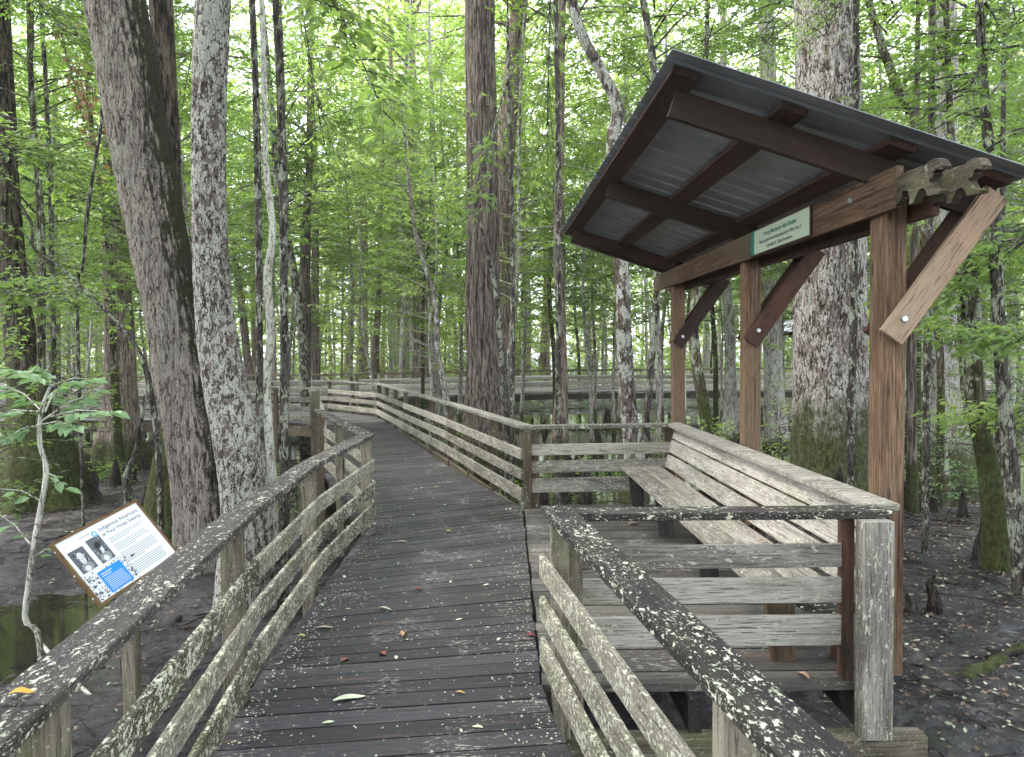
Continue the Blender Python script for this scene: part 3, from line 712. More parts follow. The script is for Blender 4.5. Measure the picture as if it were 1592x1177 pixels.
def trunk_mesh(name, pts, rad, mat, n=14, rings=None, flare=0.0, flare_h=.8, lobes=5, rough=.03, limbs=(), seed=0, off=Vector((0, 0, 0)), ridge=0.0):
    """trunk through pts (smoothed), radius list, root flare with lobes, uneven girth, plus limb tubes in the same mesh"""
    pts = [Vector(p) for p in pts]; N_ = rings or 24
    Ls = [0]
    for a, b_ in zip(pts[:-1], pts[1:]): Ls.append(Ls[-1] + (b_ - a).length)
    def samp(s):
        for i in range(len(pts) - 1):
            if s <= Ls[i+1] or i == len(pts) - 2:
                t = (s - Ls[i]) / max(1e-6, Ls[i+1] - Ls[i]); t = min(1, t)
                p0 = pts[max(i-1, 0)]; p1 = pts[i]; p2 = pts[i+1]; p3 = pts[min(i+2, len(pts)-1)]
                q = .5 * ((2 * p1) + (p2 - p0) * t + (2 * p0 - 5 * p1 + 4 * p2 - p3) * t * t + (3 * p1 - p0 - 3 * p2 + p3) * t ** 3)
                return q, rad[i] + (rad[i+1] - rad[i]) * t
    V = []; F = []; sd = seed * 7.3
    for i in range(N_ + 1):
        u = (i / N_) ** 1.25; p, r = samp(u * Ls[-1]); z = p.z - pts[0].z
        for k in range(n):
            a = 2 * math.pi * k / n
            fl = flare * math.exp(-max(0, z) / flare_h) * (1 + .55 * math.sin(lobes * a + sd) + .3 * math.sin((lobes * 2 - 1) * a + 2 * sd))
            nn_ = noise.noise(Vector((math.cos(a) * 1.6 + sd, math.sin(a) * 1.6, p.z * .7))) * rough * 3
            nn_ += noise.noise(Vector((math.cos(a) * 5 + sd, math.sin(a) * 5, p.z * 2.2))) * rough
            rr = r * (1 + fl + nn_)
            if ridge:
                q = noise.noise(Vector((math.cos(a) * 11 + sd, math.sin(a) * 11, p.z * 3.1))); rr += ridge * (1 - abs(q) * 3.2)
            V.append((p.x + math.cos(a) * rr - off.x, p.y + math.sin(a) * rr - off.y, p.z - off.z))
    for i in range(N_):
        for k in range(n):
            k2 = (k + 1) % n; F.append([i * n + k, i * n + k2, (i + 1) * n + k2, (i + 1) * n + k])
    for (p0, p1, r0) in limbs:
        p0 = Vector(p0) - off; p1 = Vector(p1) - off; b0 = len(V); d = (p1 - p0); x = d.cross(Vector((0, 0, 1))); x = x.normalized() if x.length > 1e-4 else Vector((1, 0, 0)); y = x.cross(d).normalized()
        sag = d.length * .06
        for j, (t, rr) in enumerate(((0, r0), (.33, r0 * .75), (.66, r0 * .5), (1, r0 * .15))):
            c = p0 + d * t + Vector((0, 0, 1)) * sag * math.sin(t * 3.1)
            for k in range(5):
                a = 1.2566 * k; V.append(tuple(c + (x * math.cos(a) + y * math.sin(a)) * rr))
        for j in range(3):
            for k in range(5):
                k2 = (k + 1) % 5; F.append([b0 + j * 5 + k, b0 + j * 5 + k2, b0 + (j + 1) * 5 + k2, b0 + (j + 1) * 5 + k])
    return mesh_np(name, V, F, mat, True)

def crown_parts(seed, H0, H1, Rr, nb, leaf, mat, per_m=26, twig_len=.6, up=(.0, .45), tw=3.2, r_limb=.03, broad=False, wr=.42):
    """a crown centred on the local z axis: returns (leaf mesh, limb list)"""
    rs = np.random.default_rng(seed); O = []; D = []; Ln = []; limbs = []
    for i in range(nb):
        u = (i + rs.random()) / nb; z = H0 + (H1 - H0) * u; a = rs.random() * 6.283
        prof = math.sin(math.pi * (.12 + .86 * u)) ** .6; ln = Rr * prof * rs.uniform(.55, 1.15); el = rs.uniform(*up) + u * .35
        d = np.array([math.cos(a) * math.cos(el), math.sin(a) * math.cos(el), math.sin(el)])
        O.append(np.array([0, 0, z])); D.append(d); Ln.append(ln); limbs.append(((0, 0, z), tuple(np.array([0, 0, z]) + d * ln + np.array([0, 0, -.12 * ln])), r_limb * (1.25 - .7 * u) * (.5 + ln / Rr)))
    P, DD, Nn, L, Wd, rn, lines = sprays(rs, O, D, Ln, leaf, per_m, tw, twig_len, wr)
    return leaf_mesh('crown', P, DD, Nn, L, Wd, mat, rn, broad=broad), limbs

# ---- forest tree variants: trunk mesh with limbs + crown mesh, standing at the origin, about 12-20 m
TREEV = []
def add_variant(seed, H, H0, Rr, nb, leaf, lmat, bmat, r, per_m, tl, lean=0, tw=3.2):
    cm, limbs = crown_parts(seed, H0, H * .98, Rr, int(nb * 1.35), leaf * 1.12, lmat, per_m * 1.35, tl, tw=tw * 1.35, r_limb=.011 if H < 12 else .02)
    rr = random.Random(seed); pts = [(0, 0, -.25)] + [(rr.uniform(-.12, .12) * (h > 0), rr.uniform(-.12, .12), H * h) for h in (.2, .4, .6, .8)] + [(0, 0, H)]
    tm = trunk_mesh('trunk', pts, [r, r * .9, r * .78, r * .6, r * .4, r * .12], bmat, 10, 26, flare=.9, flare_h=.5, lobes=5, rough=.05, limbs=limbs, seed=seed)
    TREEV.append((tm, cm))
# understory (0-3), mid (4-7), tall far (8-11)
add_variant(11, 9.5, 2.6, 2.6, 46, .085, L_MID, B_MIDG, .055, 30, .55)
add_variant(12, 8.0, 2.2, 2.3, 42, .080, L_LITE, B_PALE, .050, 30, .5)
add_variant(13, 11., 3.2, 3.0, 54, .085, L_MID, B_MOSS, .075, 28, .6)
add_variant(14, 10., 3.6, 2.8, 46, .095, L_LITE, B_MIDG, .060, 26, .6)
add_variant(21, 17., 5.0, 3.8, 70, .13, L_MID, B_CYPG, .20, 17, .85)
add_variant(22, 19., 6.0, 4.2, 76, .14, L_LITE, B_PALE, .19, 16, .9)
add_variant(23, 16., 4.5, 3.6, 66, .12, L_LITE, B_MIDG, .14, 18, .8)
add_variant(24, 20., 7.5, 4.0, 70, .14, L_MID, B_CYP, .26, 16, .9)
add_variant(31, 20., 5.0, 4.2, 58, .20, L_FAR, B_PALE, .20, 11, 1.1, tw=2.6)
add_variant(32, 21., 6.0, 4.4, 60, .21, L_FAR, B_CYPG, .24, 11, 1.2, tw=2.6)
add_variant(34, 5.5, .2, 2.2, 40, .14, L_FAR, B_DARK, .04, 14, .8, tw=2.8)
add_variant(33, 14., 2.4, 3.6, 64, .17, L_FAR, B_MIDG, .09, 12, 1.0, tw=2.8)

def put_tree(v, x, y, s, rz, label, group, name='forest_tree', lean=(0, 0), sz=1.0):
    t = thing(name, label, 'tree', (x, y, gz(x, y) - .02), group); t.scale = (s, s, s * sz); t.rotation_euler = (lean[0], lean[1], rz)
    tm, cm = TREEV[v]; link_mesh('trunk', tm, t); link_mesh('crown', cm, t)
    return t

# ---- trees one can point to: centre line measured at distance d, carried on above the frame
def px_tree(name, label, d, pts, widths, bmat, flare=.25, flare_h=.6, lobes=5, n=20, rings=60, Htop=15.0, crown=None, cat='tree', rough=.03, ridge=0.0, group=None, kind_trunk='trunk', ground_pt=None, dd=0.0, limbs=()):
    """pts: photo points from the foot up; dd: change of distance from foot to last point"""
    n_ = len(pts); W = []; Rr = []
    for i, ((px, py), wd) in enumerate(zip(pts, widths)):
        di = d + dd * i / max(1, n_ - 1); p = U(px, py, d=di); W.append(p); Rr.append(wd / F_PX * di / 2)
    base = W[0]; g = gz(base.x, base.y)
    if base.z > g: W.insert(0, Vector((base.x, base.y, g - .25)) + (W[0] - W[1]).normalized() * 0); Rr.insert(0, Rr[0] * 1.02)
    if W[-1].z < Htop and Htop > 0:
        a, b_ = W[-2], W[-1]; dr = (b_ - a).normalized(); dr = Vector((dr.x * .6, dr.y * .6, max(.5, dr.z))).normalized()
        st = (Htop - b_.z) / 3
        for k in range(3):
            W.append(W[-1] + dr / dr.z * st); Rr.append(Rr[-1] * .78)
    root = Vector((W[0].x, W[0].y, g)); t = thing(name, label, cat, root, group)
    lb = []
    cm = None
    if crown:
        seed, H0, R_, nb, leaf, lm, per, tl = crown
        cm, l2 = crown_parts(seed, 0, Htop * 1.05 - H0, R_, nb, leaf, lm, per * 1.2, tl, r_limb=min(.04, max(.006, Rr[-1] * .45)))
        # axis of the upper stem at H0
        ax = next((p for p in W if p.z >= H0), W[-1]); lb = [(Vector(a) + Vector((ax.x, ax.y, H0)), Vector(b_) + Vector((ax.x, ax.y, H0)), r) for a, b_, r in l2]
        link_mesh('crown', cm, t, Vector((ax.x, ax.y, H0)) - root)
    for a, b_, r in limbs: lb.append((a, b_, r))
    link_mesh(kind_trunk, trunk_mesh(kind_trunk, W, Rr, bmat, n, rings, flare, flare_h, lobes, rough, lb, seed=len(label) % 13, off=root, ridge=ridge), t)
    return t

px_tree('hardwood_tree', 'thick brown ridged trunk leaning left with a dark mossy right side', 8.6, [(322, 850), (312, 740), (290, 600), (268, 480), (238, 330), (212, 190), (178, 0), (155, -120)], [92, 88, 84, 82, 84, 86, 88, 86], B_BROWN, flare=.12, n=110, rings=300, Htop=16, crown=(101, 12, 4.5, 40, .12, L_MID, 14, .9), rough=.02, ridge=.012)
px_tree('lichen_tree', 'pale lichen-blotched trunk standing just right of the leaning brown tree', 7.0, [(378, 985), (382, 900), (384, 800), (370, 690), (345, 570), (330, 450), (325, 300), (326, 150), (331, 0), (334, -120)], [92, 84, 74, 72, 64, 54, 48, 48, 50, 48], B_LICH, flare=.10, n=90, rings=260, Htop=15, crown=(102, 11.5, 4, 36, .12, L_MID, 14, .9), rough=.02, ridge=.006)
px_tree('cypress_tree', 'pale brown tapering trunk with green mossy foot left of the leaning tree', 17.3, [(186, 690), (188, 640), (187, 560), (183, 460), (180, 350), (178, 200)], [66, 52, 46, 40, 35, 32], B_CYPG, flare=.5, flare_h=.5, n=48, rings=70, Htop=18, crown=(103, 7.5, 4.2, 60, .12, L_MID, 18, .9))
px_tree('cypress_tree', 'swollen moss-green buttressed trunk at the far left of the mud', 12.6, [(62, 775), (62, 720), (55, 660), (40, 590), (25, 480), (12, 350), (5, 200)], [130, 110, 80, 52, 42, 38, 36], B_BUTT, flare=.45, flare_h=.35, lobes=5, n=72, rings=90, Htop=16, crown=(104, 8.5, 4.2, 46, .11, L_DARK, 18, .8))
px_tree('cypress_tree', 'short fat moss-covered buttress just left of the leaning brown trunk', 10.0, [(268, 820), (268, 760), (272, 690), (276, 620), (274, 500), (268, 330), (258, 150), (250, 0)], [88, 74, 52, 34, 30, 30, 34, 34], B_BUTT, flare=.30, flare_h=.35, n=64, rings=80, Htop=15, crown=(105, 9, 3.8, 36, .11, L_MID, 16, .8))
px_tree('sapling_tree', 'slim pale-barked stem right of the two big near trunks', 8.8, [(424, 760), (420, 700), (414, 600), (421, 520), (416, 430), (424, 360), (413, 250), (410, 120), (407, 0)], [15, 14, 13, 13, 13, 11, 9, 9, 8], B_WHITE, flare=.2, n=14, rings=60, Htop=9, crown=(106, 5.6, 1.9, 26, .09, L_LITE, 26, .5))
px_tree('leaning_tree', 'dark thin trunk leaning left in the middle distance left of centre', 22.0, [(474, 590), (468, 500), (456, 420), (440, 340), (430, 260)], [16, 15, 13, 13, 12], B_DARK, n=14, rings=30, Htop=12, crown=(107, 5, 3.2, 46, .12, L_LITE, 18, .8))
px_tree('cypress_tree', 'upright dark brown trunk standing behind the far boardwalk left of centre', 33.0, [(655, 590), (654, 500), (650, 380), (645, 240), (640, 150)], [30, 25, 22, 20, 18], B_CYP, n=24, rings=40, Htop=22, crown=(108, 10, 4.6, 70, .15, L_LITE, 15, .95))
px_tree('cypress_tree', 'large reddish-brown fibrous cypress trunk at the centre behind the right railing', 15.5, [(758, 715), (758, 650), (756, 560), (750, 450), (750, 300), (748, 150), (746, 0), (745, -80)], [86, 74, 60, 52, 48, 46, 45, 44], B_CYP, flare=.35, flare_h=.6, lobes=7, n=96, rings=200, Htop=18, crown=(109, 10, 4.5, 60, .12, L_LITE, 18, .9), rough=.03, ridge=.012)
px_tree('cypress_tree', 'reddish trunk leaning right just behind the large central cypress', 18.5, [(772, 640), (776, 540), (778, 420), (782, 280), (795, 130), (808, 0)], [46, 38, 34, 30, 28, 26], B_CYPG, flare=.2, n=36, rings=80, Htop=17, crown=(110, 9.5, 4.0, 60, .12, L_LITE, 17, .9))
px_tree('climbing_vine', 'dark leaning vine stem beside the central cypress', 14.0, [(790, 690), (784, 620), (778, 540), (772, 460), (760, 400), (742, 330)], [13, 10, 9, 8, 6, 5], B_DARK, n=10, rings=40, Htop=0, cat='vine')
px_tree('sapling_tree', 'crooked thin grey-brown stem left of the central cypress', 14.5, [(694, 625), (690, 600), (680, 540), (676, 470), (650, 380), (640, 320)], [12, 10, 8, 7, 6, 5], bark('bark_brown_stem', (.04, .032, .026), (.15, .125, .105), (.28, .245, .21), 24, 6, patch=(.55, .54, .5), pamt=.35, pscale=14, bumpd=.006), n=10, rings=40, Htop=6.5, crown=(111, 4.2, 1.6, 26, .085, L_LITE, 28, .5))
px_tree('gum_tree', 'slim pale pinkish trunk right of the central cypress', 17.0, [(872, 660), (873, 600), (872, 500), (868, 380), (870, 240), (872, 100), (874, 0)], [24, 19, 16, 15, 14, 13, 12], B_CYPG, flare=.3, n=24, rings=60, Htop=14, crown=(112, 8, 3.0, 46, .11, L_LITE, 20, .75))
px_tree('gum_tree', 'bent mottled trunk with white patches between the cypress and the shelter', 12.5, [(988, 740), (984, 690), (976, 620), (970, 520), (967, 420), (955, 320), (953, 220), (960, 168), (935, 110), (905, 55), (890, 0), (886, -60)], [34, 30, 26, 24, 22, 21, 21, 20, 19, 17, 15, 14], B_DARK and bark('bark_white_blotch', (.03, .022, .018), (.11, .085, .07), (.20, .165, .14), 20, 6, patch=(.60, .60, .56), pamt=.5, pscale=7, moss_h=.6, bumpd=.015), flare=.3, flare_h=.3, n=40, rings=140, Htop=11, crown=(113, 7.2, 2.8, 40, .10, L_LITE, 22, .7))
px_tree('branching_stem', 'dark forking upper stem above the left corner of the shelter roof', 13.4, [(1003, 690), (1010, 600), (1022, 430), (1020, 250), (1018, 120), (1000, 0)], [11, 11, 11, 11, 12, 11], B_DARK, n=12, rings=40, Htop=10, crown=(114, 6.2, 2.2, 34, .09, L_LITE, 24, .6))
px_tree('vine_covered_tree', 'dark vine-wrapped trunk between the two farther shelter posts', 14.0, [(1100, 680), (1092, 620), (1082, 560), (1078, 500), (1086, 430), (1090, 350)], [20, 18, 17, 16, 14, 12], B_MOSS, flare=.3, n=20, rings=60, Htop=9, crown=(115, 3.6, 1.6, 22, .085, L_MID, 26, .45))
px_tree('cypress_tree', 'pale trunk with a cone-shaped foot seen between the shelter posts', 20.5, [(1138, 668), (1138, 640), (1136, 590), (1134, 520), (1130, 440), (1128, 350)], [34, 24, 18, 16, 15, 14], B_PALE, flare=.7, flare_h=.35, n=28, rings=50, Htop=15, crown=(116, 8, 3.6, 50, .12, L_LITE, 18, .8))
px_tree('hardwood_tree', 'very thick trunk covered in white lichen behind the shelter with a mossy foot', 10.6, [(1300, 790), (1297, 720), (1292, 600), (1290, 480), (1292, 360), (1290, 220), (1286, 90), (1284, 0), (1283, -60)], [150, 126, 108, 102, 100, 92, 88, 86, 84], B_LICH2, flare=.14, flare_h=.4, n=120, rings=300, Htop=17, crown=(117, 10.5, 4.8, 46, .12, L_MID, 15, .9), rough=.025, ridge=.012)
px_tree('cypress_tree', 'pale grey buttressed trunk right of the nearest shelter post', 14.2, [(1478, 775), (1472, 700), (1464, 620), (1462, 520), (1462, 400), (1464, 260), (1466, 130), (1466, 0)], [100, 74, 50, 44, 42, 42, 40, 38], bark('bark_grey_pink', (.10, .075, .06), (.33, .28, .25), (.52, .47, .43), 17, 4, patch=(.58, .58, .54), pamt=.45, pscale=9, moss_h=1.1, bumpd=.02), flare=.45, flare_h=.4, n=72, rings=160, Htop=16, crown=(118, 10, 4.2, 50, .12, L_LITE, 17, .9), ridge=.008)
px_tree('sapling_tree', 'narrow dark stem between the nearest shelter post and the pale grey trunk', 10.8, [(1418, 800), (1418, 720), (1417, 600), (1418, 480), (1420, 400)], [18, 15, 14, 14, 12], B_CYP, n=14, rings=40, Htop=8, crown=(119, 5.5, 1.6, 22, .085, L_LITE, 24, .5))
px_tree('mossy_tree', 'greenish curving trunk at the right side with dark foot', 8.0, [(1552, 905), (1548, 820), (1536, 720), (1520, 640), (1512, 560), (1510, 480), (1500, 420), (1488, 340), (1478, 200)], [44, 34, 30, 28, 27, 27, 26, 14, 10], B_MOSS, flare=.2, n=40, rings=90, Htop=8.5, crown=(120, 4.2, 1.7, 30, .085, L_MID, 26, .5))
px_tree('gum_tree', 'slim white-flecked trunk at the right edge beside the greenish one', 7.3, [(1590, 1010), (1586, 900), (1576, 780), (1566, 660), (1556, 560), (1550, 440), (1545, 300), (1530, 150)], [24, 22, 21, 20, 19, 18, 16, 14], B_DARK, flare=.15, n=30, rings=80, Htop=8, crown=(121, 3.4, 1.7, 36, .085, L_MID, 26, .5))
px_tree('branching_stem', 'dark upper stem rising behind the right part of the shelter roof', 11.6, [(1462, 560), (1440, 400), (1424, 200), (1400, 150), (1378, 90), (1350, 0)], [11, 13, 14, 14, 13, 11], B_MOSS, n=14, rings=40, Htop=9, crown=(122, 6.0, 2.0, 34, .09, L_LITE, 24, .6))
px_tree('hardwood_tree', 'tall pale trunk rising beyond the middle of the shelter roof', 19.5, [(1208, 700), (1202, 560), (1198, 400), (1196, 200), (1192, 60), (1190, 0)], [34, 28, 26, 25, 24, 22], B_PALE, flare=.4, n=24, rings=50, Htop=17, crown=(123, 9.5, 3.6, 54, .12, L_LITE, 18, .85))
px_tree('climbing_vine', 'arching dark bare branch rising left of the leaning brown tree', 8.2, [(250, 810), (246, 700), (236, 620), (222, 560), (190, 510), (140, 460), (100, 420), (52, 385), (50, 350), (20, 300)], [10, 10, 10, 9, 8, 7, 6, 5, 5, 4], B_DARK, n=8, rings=70, Htop=0, cat='vine')
px_tree('climbing_vine', 'thin dark hanging vine left of the leaning brown trunk', 8.9, [(120, 470), (128, 420), (135, 340), (146, 260), (158, 190), (160, 120)], [5, 5, 6, 5, 5, 4], B_DARK, n=7, rings=40, Htop=6, cat='vine')
px_tree('sapling_tree', 'dead forked black sapling standing in the mud left of the mossy buttress', 10.8, [(200, 770), (196, 740), (212, 700), (220, 650), (228, 600), (226, 560)], [14, 10, 8, 7, 5, 3], B_DARK, n=8, rings=40, Htop=0)

# ---- random mid-distance and far forest
rt = random.Random(42)
GRP = {0: 'slim understory trees in the swamp', 1: 'tall trees of the middle distance', 2: 'far forest trees'}
def clear(x, y, s=0):
    # keep the walkways and the platform free
    def near(ax, ay, bx_, by_, r):
        d = Vector((bx_ - ax, by_ - ay)); p = Vector((x - ax, y - ay)); t = max(0, min(1, p.dot(d) / d.length_squared)); return (p - d * t).length < r
    for seg in ((-.3, -2, -.6, 7.5, 2.2), (-.6, 7.5, -3.9, 18.5, 2.0), (-3.9, 18.5, -6, 20.6, 2.2), (-6, 20.6, -32, 21, 2.1), (1.5, 3, 1.5, 9, 2.2), (-24, 27, -6, 28.5, 3.4), (-6, 28.5, 2, 31.8, 3.4), (2, 31.8, 13, 31.8, 3.4), (13, 31.8, 30, 28, 3.4)):
        if near(*seg): return False
    return True
placed = []
def scatter(count, vs, y0, y1, s0, s1, label, grp, mind, xlim=.80, cond=None, cols=None):
    k = 0; tries = 0
    while k < count and tries < 6000:
        tries += 1
        y = math.sqrt(rt.uniform(y0 * y0, y1 * y1)); x = rt.uniform(-xlim, xlim) * y
        if not clear(x, y) or any((x - a) ** 2 + (y - b_) ** 2 < mind * mind for a, b_ in placed): continue
        if cond and not cond(x, y): continue
        placed.append((x, y)); v = rt.choice(vs)
        put_tree(v, x, y, rt.uniform(s0, s1), rt.uniform(0, 6.28), label, grp, lean=(rt.gauss(0, .04), rt.gauss(0, .04)), sz=rt.uniform(.9, 1.15)); k += 1
side = lambda x, y: abs(x / y - .02) > .30
scatter(6, (0, 1, 2, 3), 11.5, 17, .8, 1.05, 'slim leafy understory tree among the near swamp trunks', GRP[0], 1.9, cond=lambda x, y: x / y < -.46 or x / y > .36)
scatter(52, (0, 1, 2, 3), 15, 28, .9, 1.3, 'slim leafy understory tree of the open swamp before the far boardwalk', GRP[0], 1.8)
scatter(25, (4, 5, 6, 7, 3), 19, 34, .62, .82, 'tall slender swamp tree in the middle distance', GRP[1], 1.9)
scatter(34, (2, 3, 6, 11), 33, 50, .9, 1.25, 'leafy tree just beyond the far boardwalk', GRP[2], 2.0, xlim=.78)
scatter(34, (8, 9, 11, 4, 5), 40, 72, .85, 1.15, 'pale trunked tree of the distant forest', GRP[2], 2.3, xlim=.76)

scatter(60, (10,), 33, 68, .7, 1.3, 'low bushy young tree of the undergrowth beyond the far boardwalk', 'undergrowth bushes', 1.6, xlim=.78)
scatter(12, (10,), 34, 44, .5, .8, 'low bushy young tree of the undergrowth beyond the far boardwalk', 'undergrowth bushes', 1.4, xlim=.78)
for (x, y, v, s_) in ((-2.6, 24.6, 5, .8), (-4.8, 37.5, 8, 1.05), (-1.2, 38.5, 9, 1.05), (-8, 40, 9, 1.1), (-11.5, 24, 3, 1.25), (-6.5, 46, 8, 1.2), (.8, 45, 9, 1.2)):
    put_tree(v, x, y, s_, rt.uniform(0, 6.28), 'tall slender swamp tree in the middle distance', GRP[1])
# unseen trees added round and behind the viewer to shade the near boardwalk
for (x, y, v) in ((-6, -4, 4), (-2.6, -6, 6), (3.2, -5, 5), (7.5, -3, 7), (9, 3, 4), (-9.5, 1, 7), (-5, -10, 5), (1, -10, 4), (7, -10, 6), (12, 7, 6), (-13, 6, 5), (5.6, -.5, 6), (-6.2, 1.2, 4)):
    put_tree(v, x, y, rt.uniform(.95, 1.15), rt.uniform(0, 6.28), 'unseen swamp tree added behind or beside the viewer for shade', 'unseen shade trees added behind the viewer')

# bare slim stems that crowd the background
stem = trunk_mesh('trunk', [(0, 0, -.3), (.12, .05, 4), (-.08, .1, 8), (.1, 0, 13), (0, 0, 19)], [.11, .10, .085, .065, .03], B_PALE, 8, 20, flare=.6, flare_h=.4, rough=.06)
stem2 = trunk_mesh('trunk', [(0, 0, -.3), (-.2, .05, 3.5), (.15, .1, 7), (-.1, 0, 11), (.2, 0, 15)], [.09, .08, .07, .05, .02], B_MIDG, 8, 20, flare=.5, flare_h=.4, rough=.06)
stem3 = trunk_mesh('trunk', [(0, 0, -.3), (.1, .05, 4), (-.1, .1, 9), (.1, 0, 15), (0, 0, 21)], [.22, .17, .15, .12, .05], B_CYPG, 10, 24, flare=1.1, flare_h=.7, rough=.05)
k = 0
while k < 130:
    y = math.sqrt(rt.uniform(24 ** 2, 62 ** 2)); x = rt.uniform(-.75, .75) * y
    if not clear(x, y): continue
    s = rt.uniform(.7, 1.25); me = rt.choice((stem, stem, stem2, stem3))
    o = link_mesh('bare_trunk', me, None, (x, y, gz(x, y))); o.scale = (s, s, 1); o.rotation_euler = (rt.gauss(0, .035), rt.gauss(0, .035), rt.uniform(0, 6.28))
    tag(o, 'straight bare trunk among many in the background forest', 'tree', 'bare background trunks'); k += 1

# far wood that reads as one mass
def far_wood():
    rs = np.random.default_rng(5); n = 200000
    y = rs.uniform(62, 95, n); x = rs.uniform(-1.0, 1.0, n) * y * 1.0; 
    nz_ = np.sin(x * .21) + np.sin(x * .07 + 1.3) + np.sin(y * .3 + x * .11)
    top = 38 + 3.5 * nz_
    z = rs.random(n) ** 1.05 * (top + .6) - .6
    # clump: keep leaves near random clump centres
    cx = np.round(x / 2.4 + np.sin(z)) ; cz = np.round(z / 2.0 + np.sin(cx * 1.7)); hsh = np.abs(np.sin(cx * 12.9898 + cz * 78.233) * 43758.5453) % 1
    keep = hsh > .10 + .30 * (z / 40); x, y, z, hsh = x[keep], y[keep], z[keep], hsh[keep]; n = len(x)
    P = np.stack([x, y, z], 1); D = rs.normal(0, 1, (n, 3)); D /= np.linalg.norm(D, axis=1, keepdims=True); Nn = rs.normal(0, .8, (n, 3)) + np.array([0, -.3, .8])
    L = rs.uniform(.35, .75, n)
    rn = np.clip(hsh * .5 + rs.random(n) * .5, 0, 1)
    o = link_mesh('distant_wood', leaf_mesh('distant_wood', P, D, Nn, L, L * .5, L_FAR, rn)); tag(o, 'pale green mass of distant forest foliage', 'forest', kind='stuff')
far_wood()

# ------------------------------------------------------------------ far boardwalk
FB = [(-24, 26.2), (-7.5, 27.5), (2, 31.0), (12.5, 31.0), (30, 27.2)]
FB2 = [(x, y + 1.7) for x, y in FB]
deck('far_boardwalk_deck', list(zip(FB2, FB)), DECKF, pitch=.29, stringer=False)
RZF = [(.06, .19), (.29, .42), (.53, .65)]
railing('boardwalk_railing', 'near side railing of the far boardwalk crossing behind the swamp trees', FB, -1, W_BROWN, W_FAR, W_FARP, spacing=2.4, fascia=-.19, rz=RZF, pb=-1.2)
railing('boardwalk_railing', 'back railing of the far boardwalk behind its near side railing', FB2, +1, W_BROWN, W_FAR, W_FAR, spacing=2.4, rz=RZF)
# slanted reading board on the far walk
p = U(555, 586, d=25.5); t = thing('reading_board', 'low dark slanted reading board at the far bend of the boardwalk', 'information sign', (p.x, p.y, 0))
m = MB(); m.plank((p.x - .42, p.y, .93), (p.x + .42, p.y + .1, 1.05), .5, .04); m.build('board', W_CAPFAR, t)
m = MB(); m.plank((p.x, p.y, -.7), (p.x, p.y, .93), .1, .1, up=(0, 1, 0)); m.build('leg', W_POST, t)

# ------------------------------------------------------------------ cypress knees, logs, roots
def knee_mesh(seed, h, r):
    rr = random.Random(seed); pts = [(0, 0, -.15), (rr.uniform(-.03, .03), 0, h * .35), (rr.uniform(-.05, .05), rr.uniform(-.04, .04), h * .75), (rr.uniform(-.05, .05), 0, h)]
    return trunk_mesh('cypress_knee', pts, [r * 1.3, r, r * .62, r * .18], B_KNEE, 12, 10, flare=.5, flare_h=.15, lobes=3, rough=.09, seed=seed)
KN = [knee_mesh(1, .42, .07), knee_mesh(2, .6, .10), knee_mesh(3, .3, .06), knee_mesh(4, .8, .13)]
k = 0; rk = random.Random(9)
spots = [(1432, 800), (1441, 770), (1463, 770), (1497, 812), (1408, 800), (1411, 960), (1450, 955), (1525, 880), (232, 790), (226, 780), (140, 735), (150, 745), (905, 700), (1010, 690), (860, 690), (880, 770), (905, 760), (1560, 890)]
for (px_, py_) in spots:
    p = U(px_, py_, z=MUD_Z); o = link_mesh('cypress_knee', KN[k % 3], None, (p.x, p.y, gz(p.x, p.y))); s = rk.uniform(.6, .9); o.scale = (s * .9, s * .9, s); o.rotation_euler = (0, 0, rk.uniform(0, 6))
    tag(o, 'dark pointed cypress knee standing up from the mud', 'cypress knee', 'cypress knees in the mud'); k += 1
k = 0
while k < 110:
    y = math.sqrt(rk.uniform(9 ** 2, 30 ** 2)); x = rk.uniform(-.6, .6) * y
    if not clear(x, y): continue
    o = link_mesh('cypress_knee', rk.choice(KN), None, (x, y, gz(x, y))); s = rk.uniform(.6, 1.05); o.scale = (s, s, s * rk.uniform(.8, 1.2)); o.rotation_euler = (0, 0, rk.uniform(0, 6))
    tag(o, 'dark pointed cypress knee standing up from the mud', 'cypress knee', 'cypress knees in the mud'); k += 1
def log(label, a, b_, r, mat, name='fallen_log', cat='log'):
    A = U(*a, z=MUD_Z + r * .8); B = U(*b_, z=MUD_Z + r * .9); t = (A + B) / 2; n = 10
    pts = [A.lerp(B, i / n) + Vector((rk.uniform(-1, 1), rk.uniform(-1, 1), rk.uniform(-.5, .5))) * r * .25 for i in range(n + 1)]
    m = MB(); m.tube(pts, [r * (1 - .25 * i / n) for i in range(n + 1)], 10); o = m.build(name, mat, None, True); tag(o, label, cat)
log('thick mossy log lying on the mud at lower right', (1498, 1062), (1592, 1010), .075, B_MOSS)
log('reddish thin log lying just in front of the mossy log at lower right', (1500, 1085), (1575, 1058), .05, B_CYP)
log('dark fallen log lying across the mud left of the leaning tree', (0, 705), (265, 705), .16, B_MOSS)
log('long pale stick lying on the mud at the lower right corner', (1471, 1098), (1592, 1150), .011, B_WHITE, 'fallen_stick', 'stick')
log('bent pale stick pointing at the platform corner', (1386, 1130), (1474, 1090), .010, B_WHITE, 'fallen_stick', 'stick')

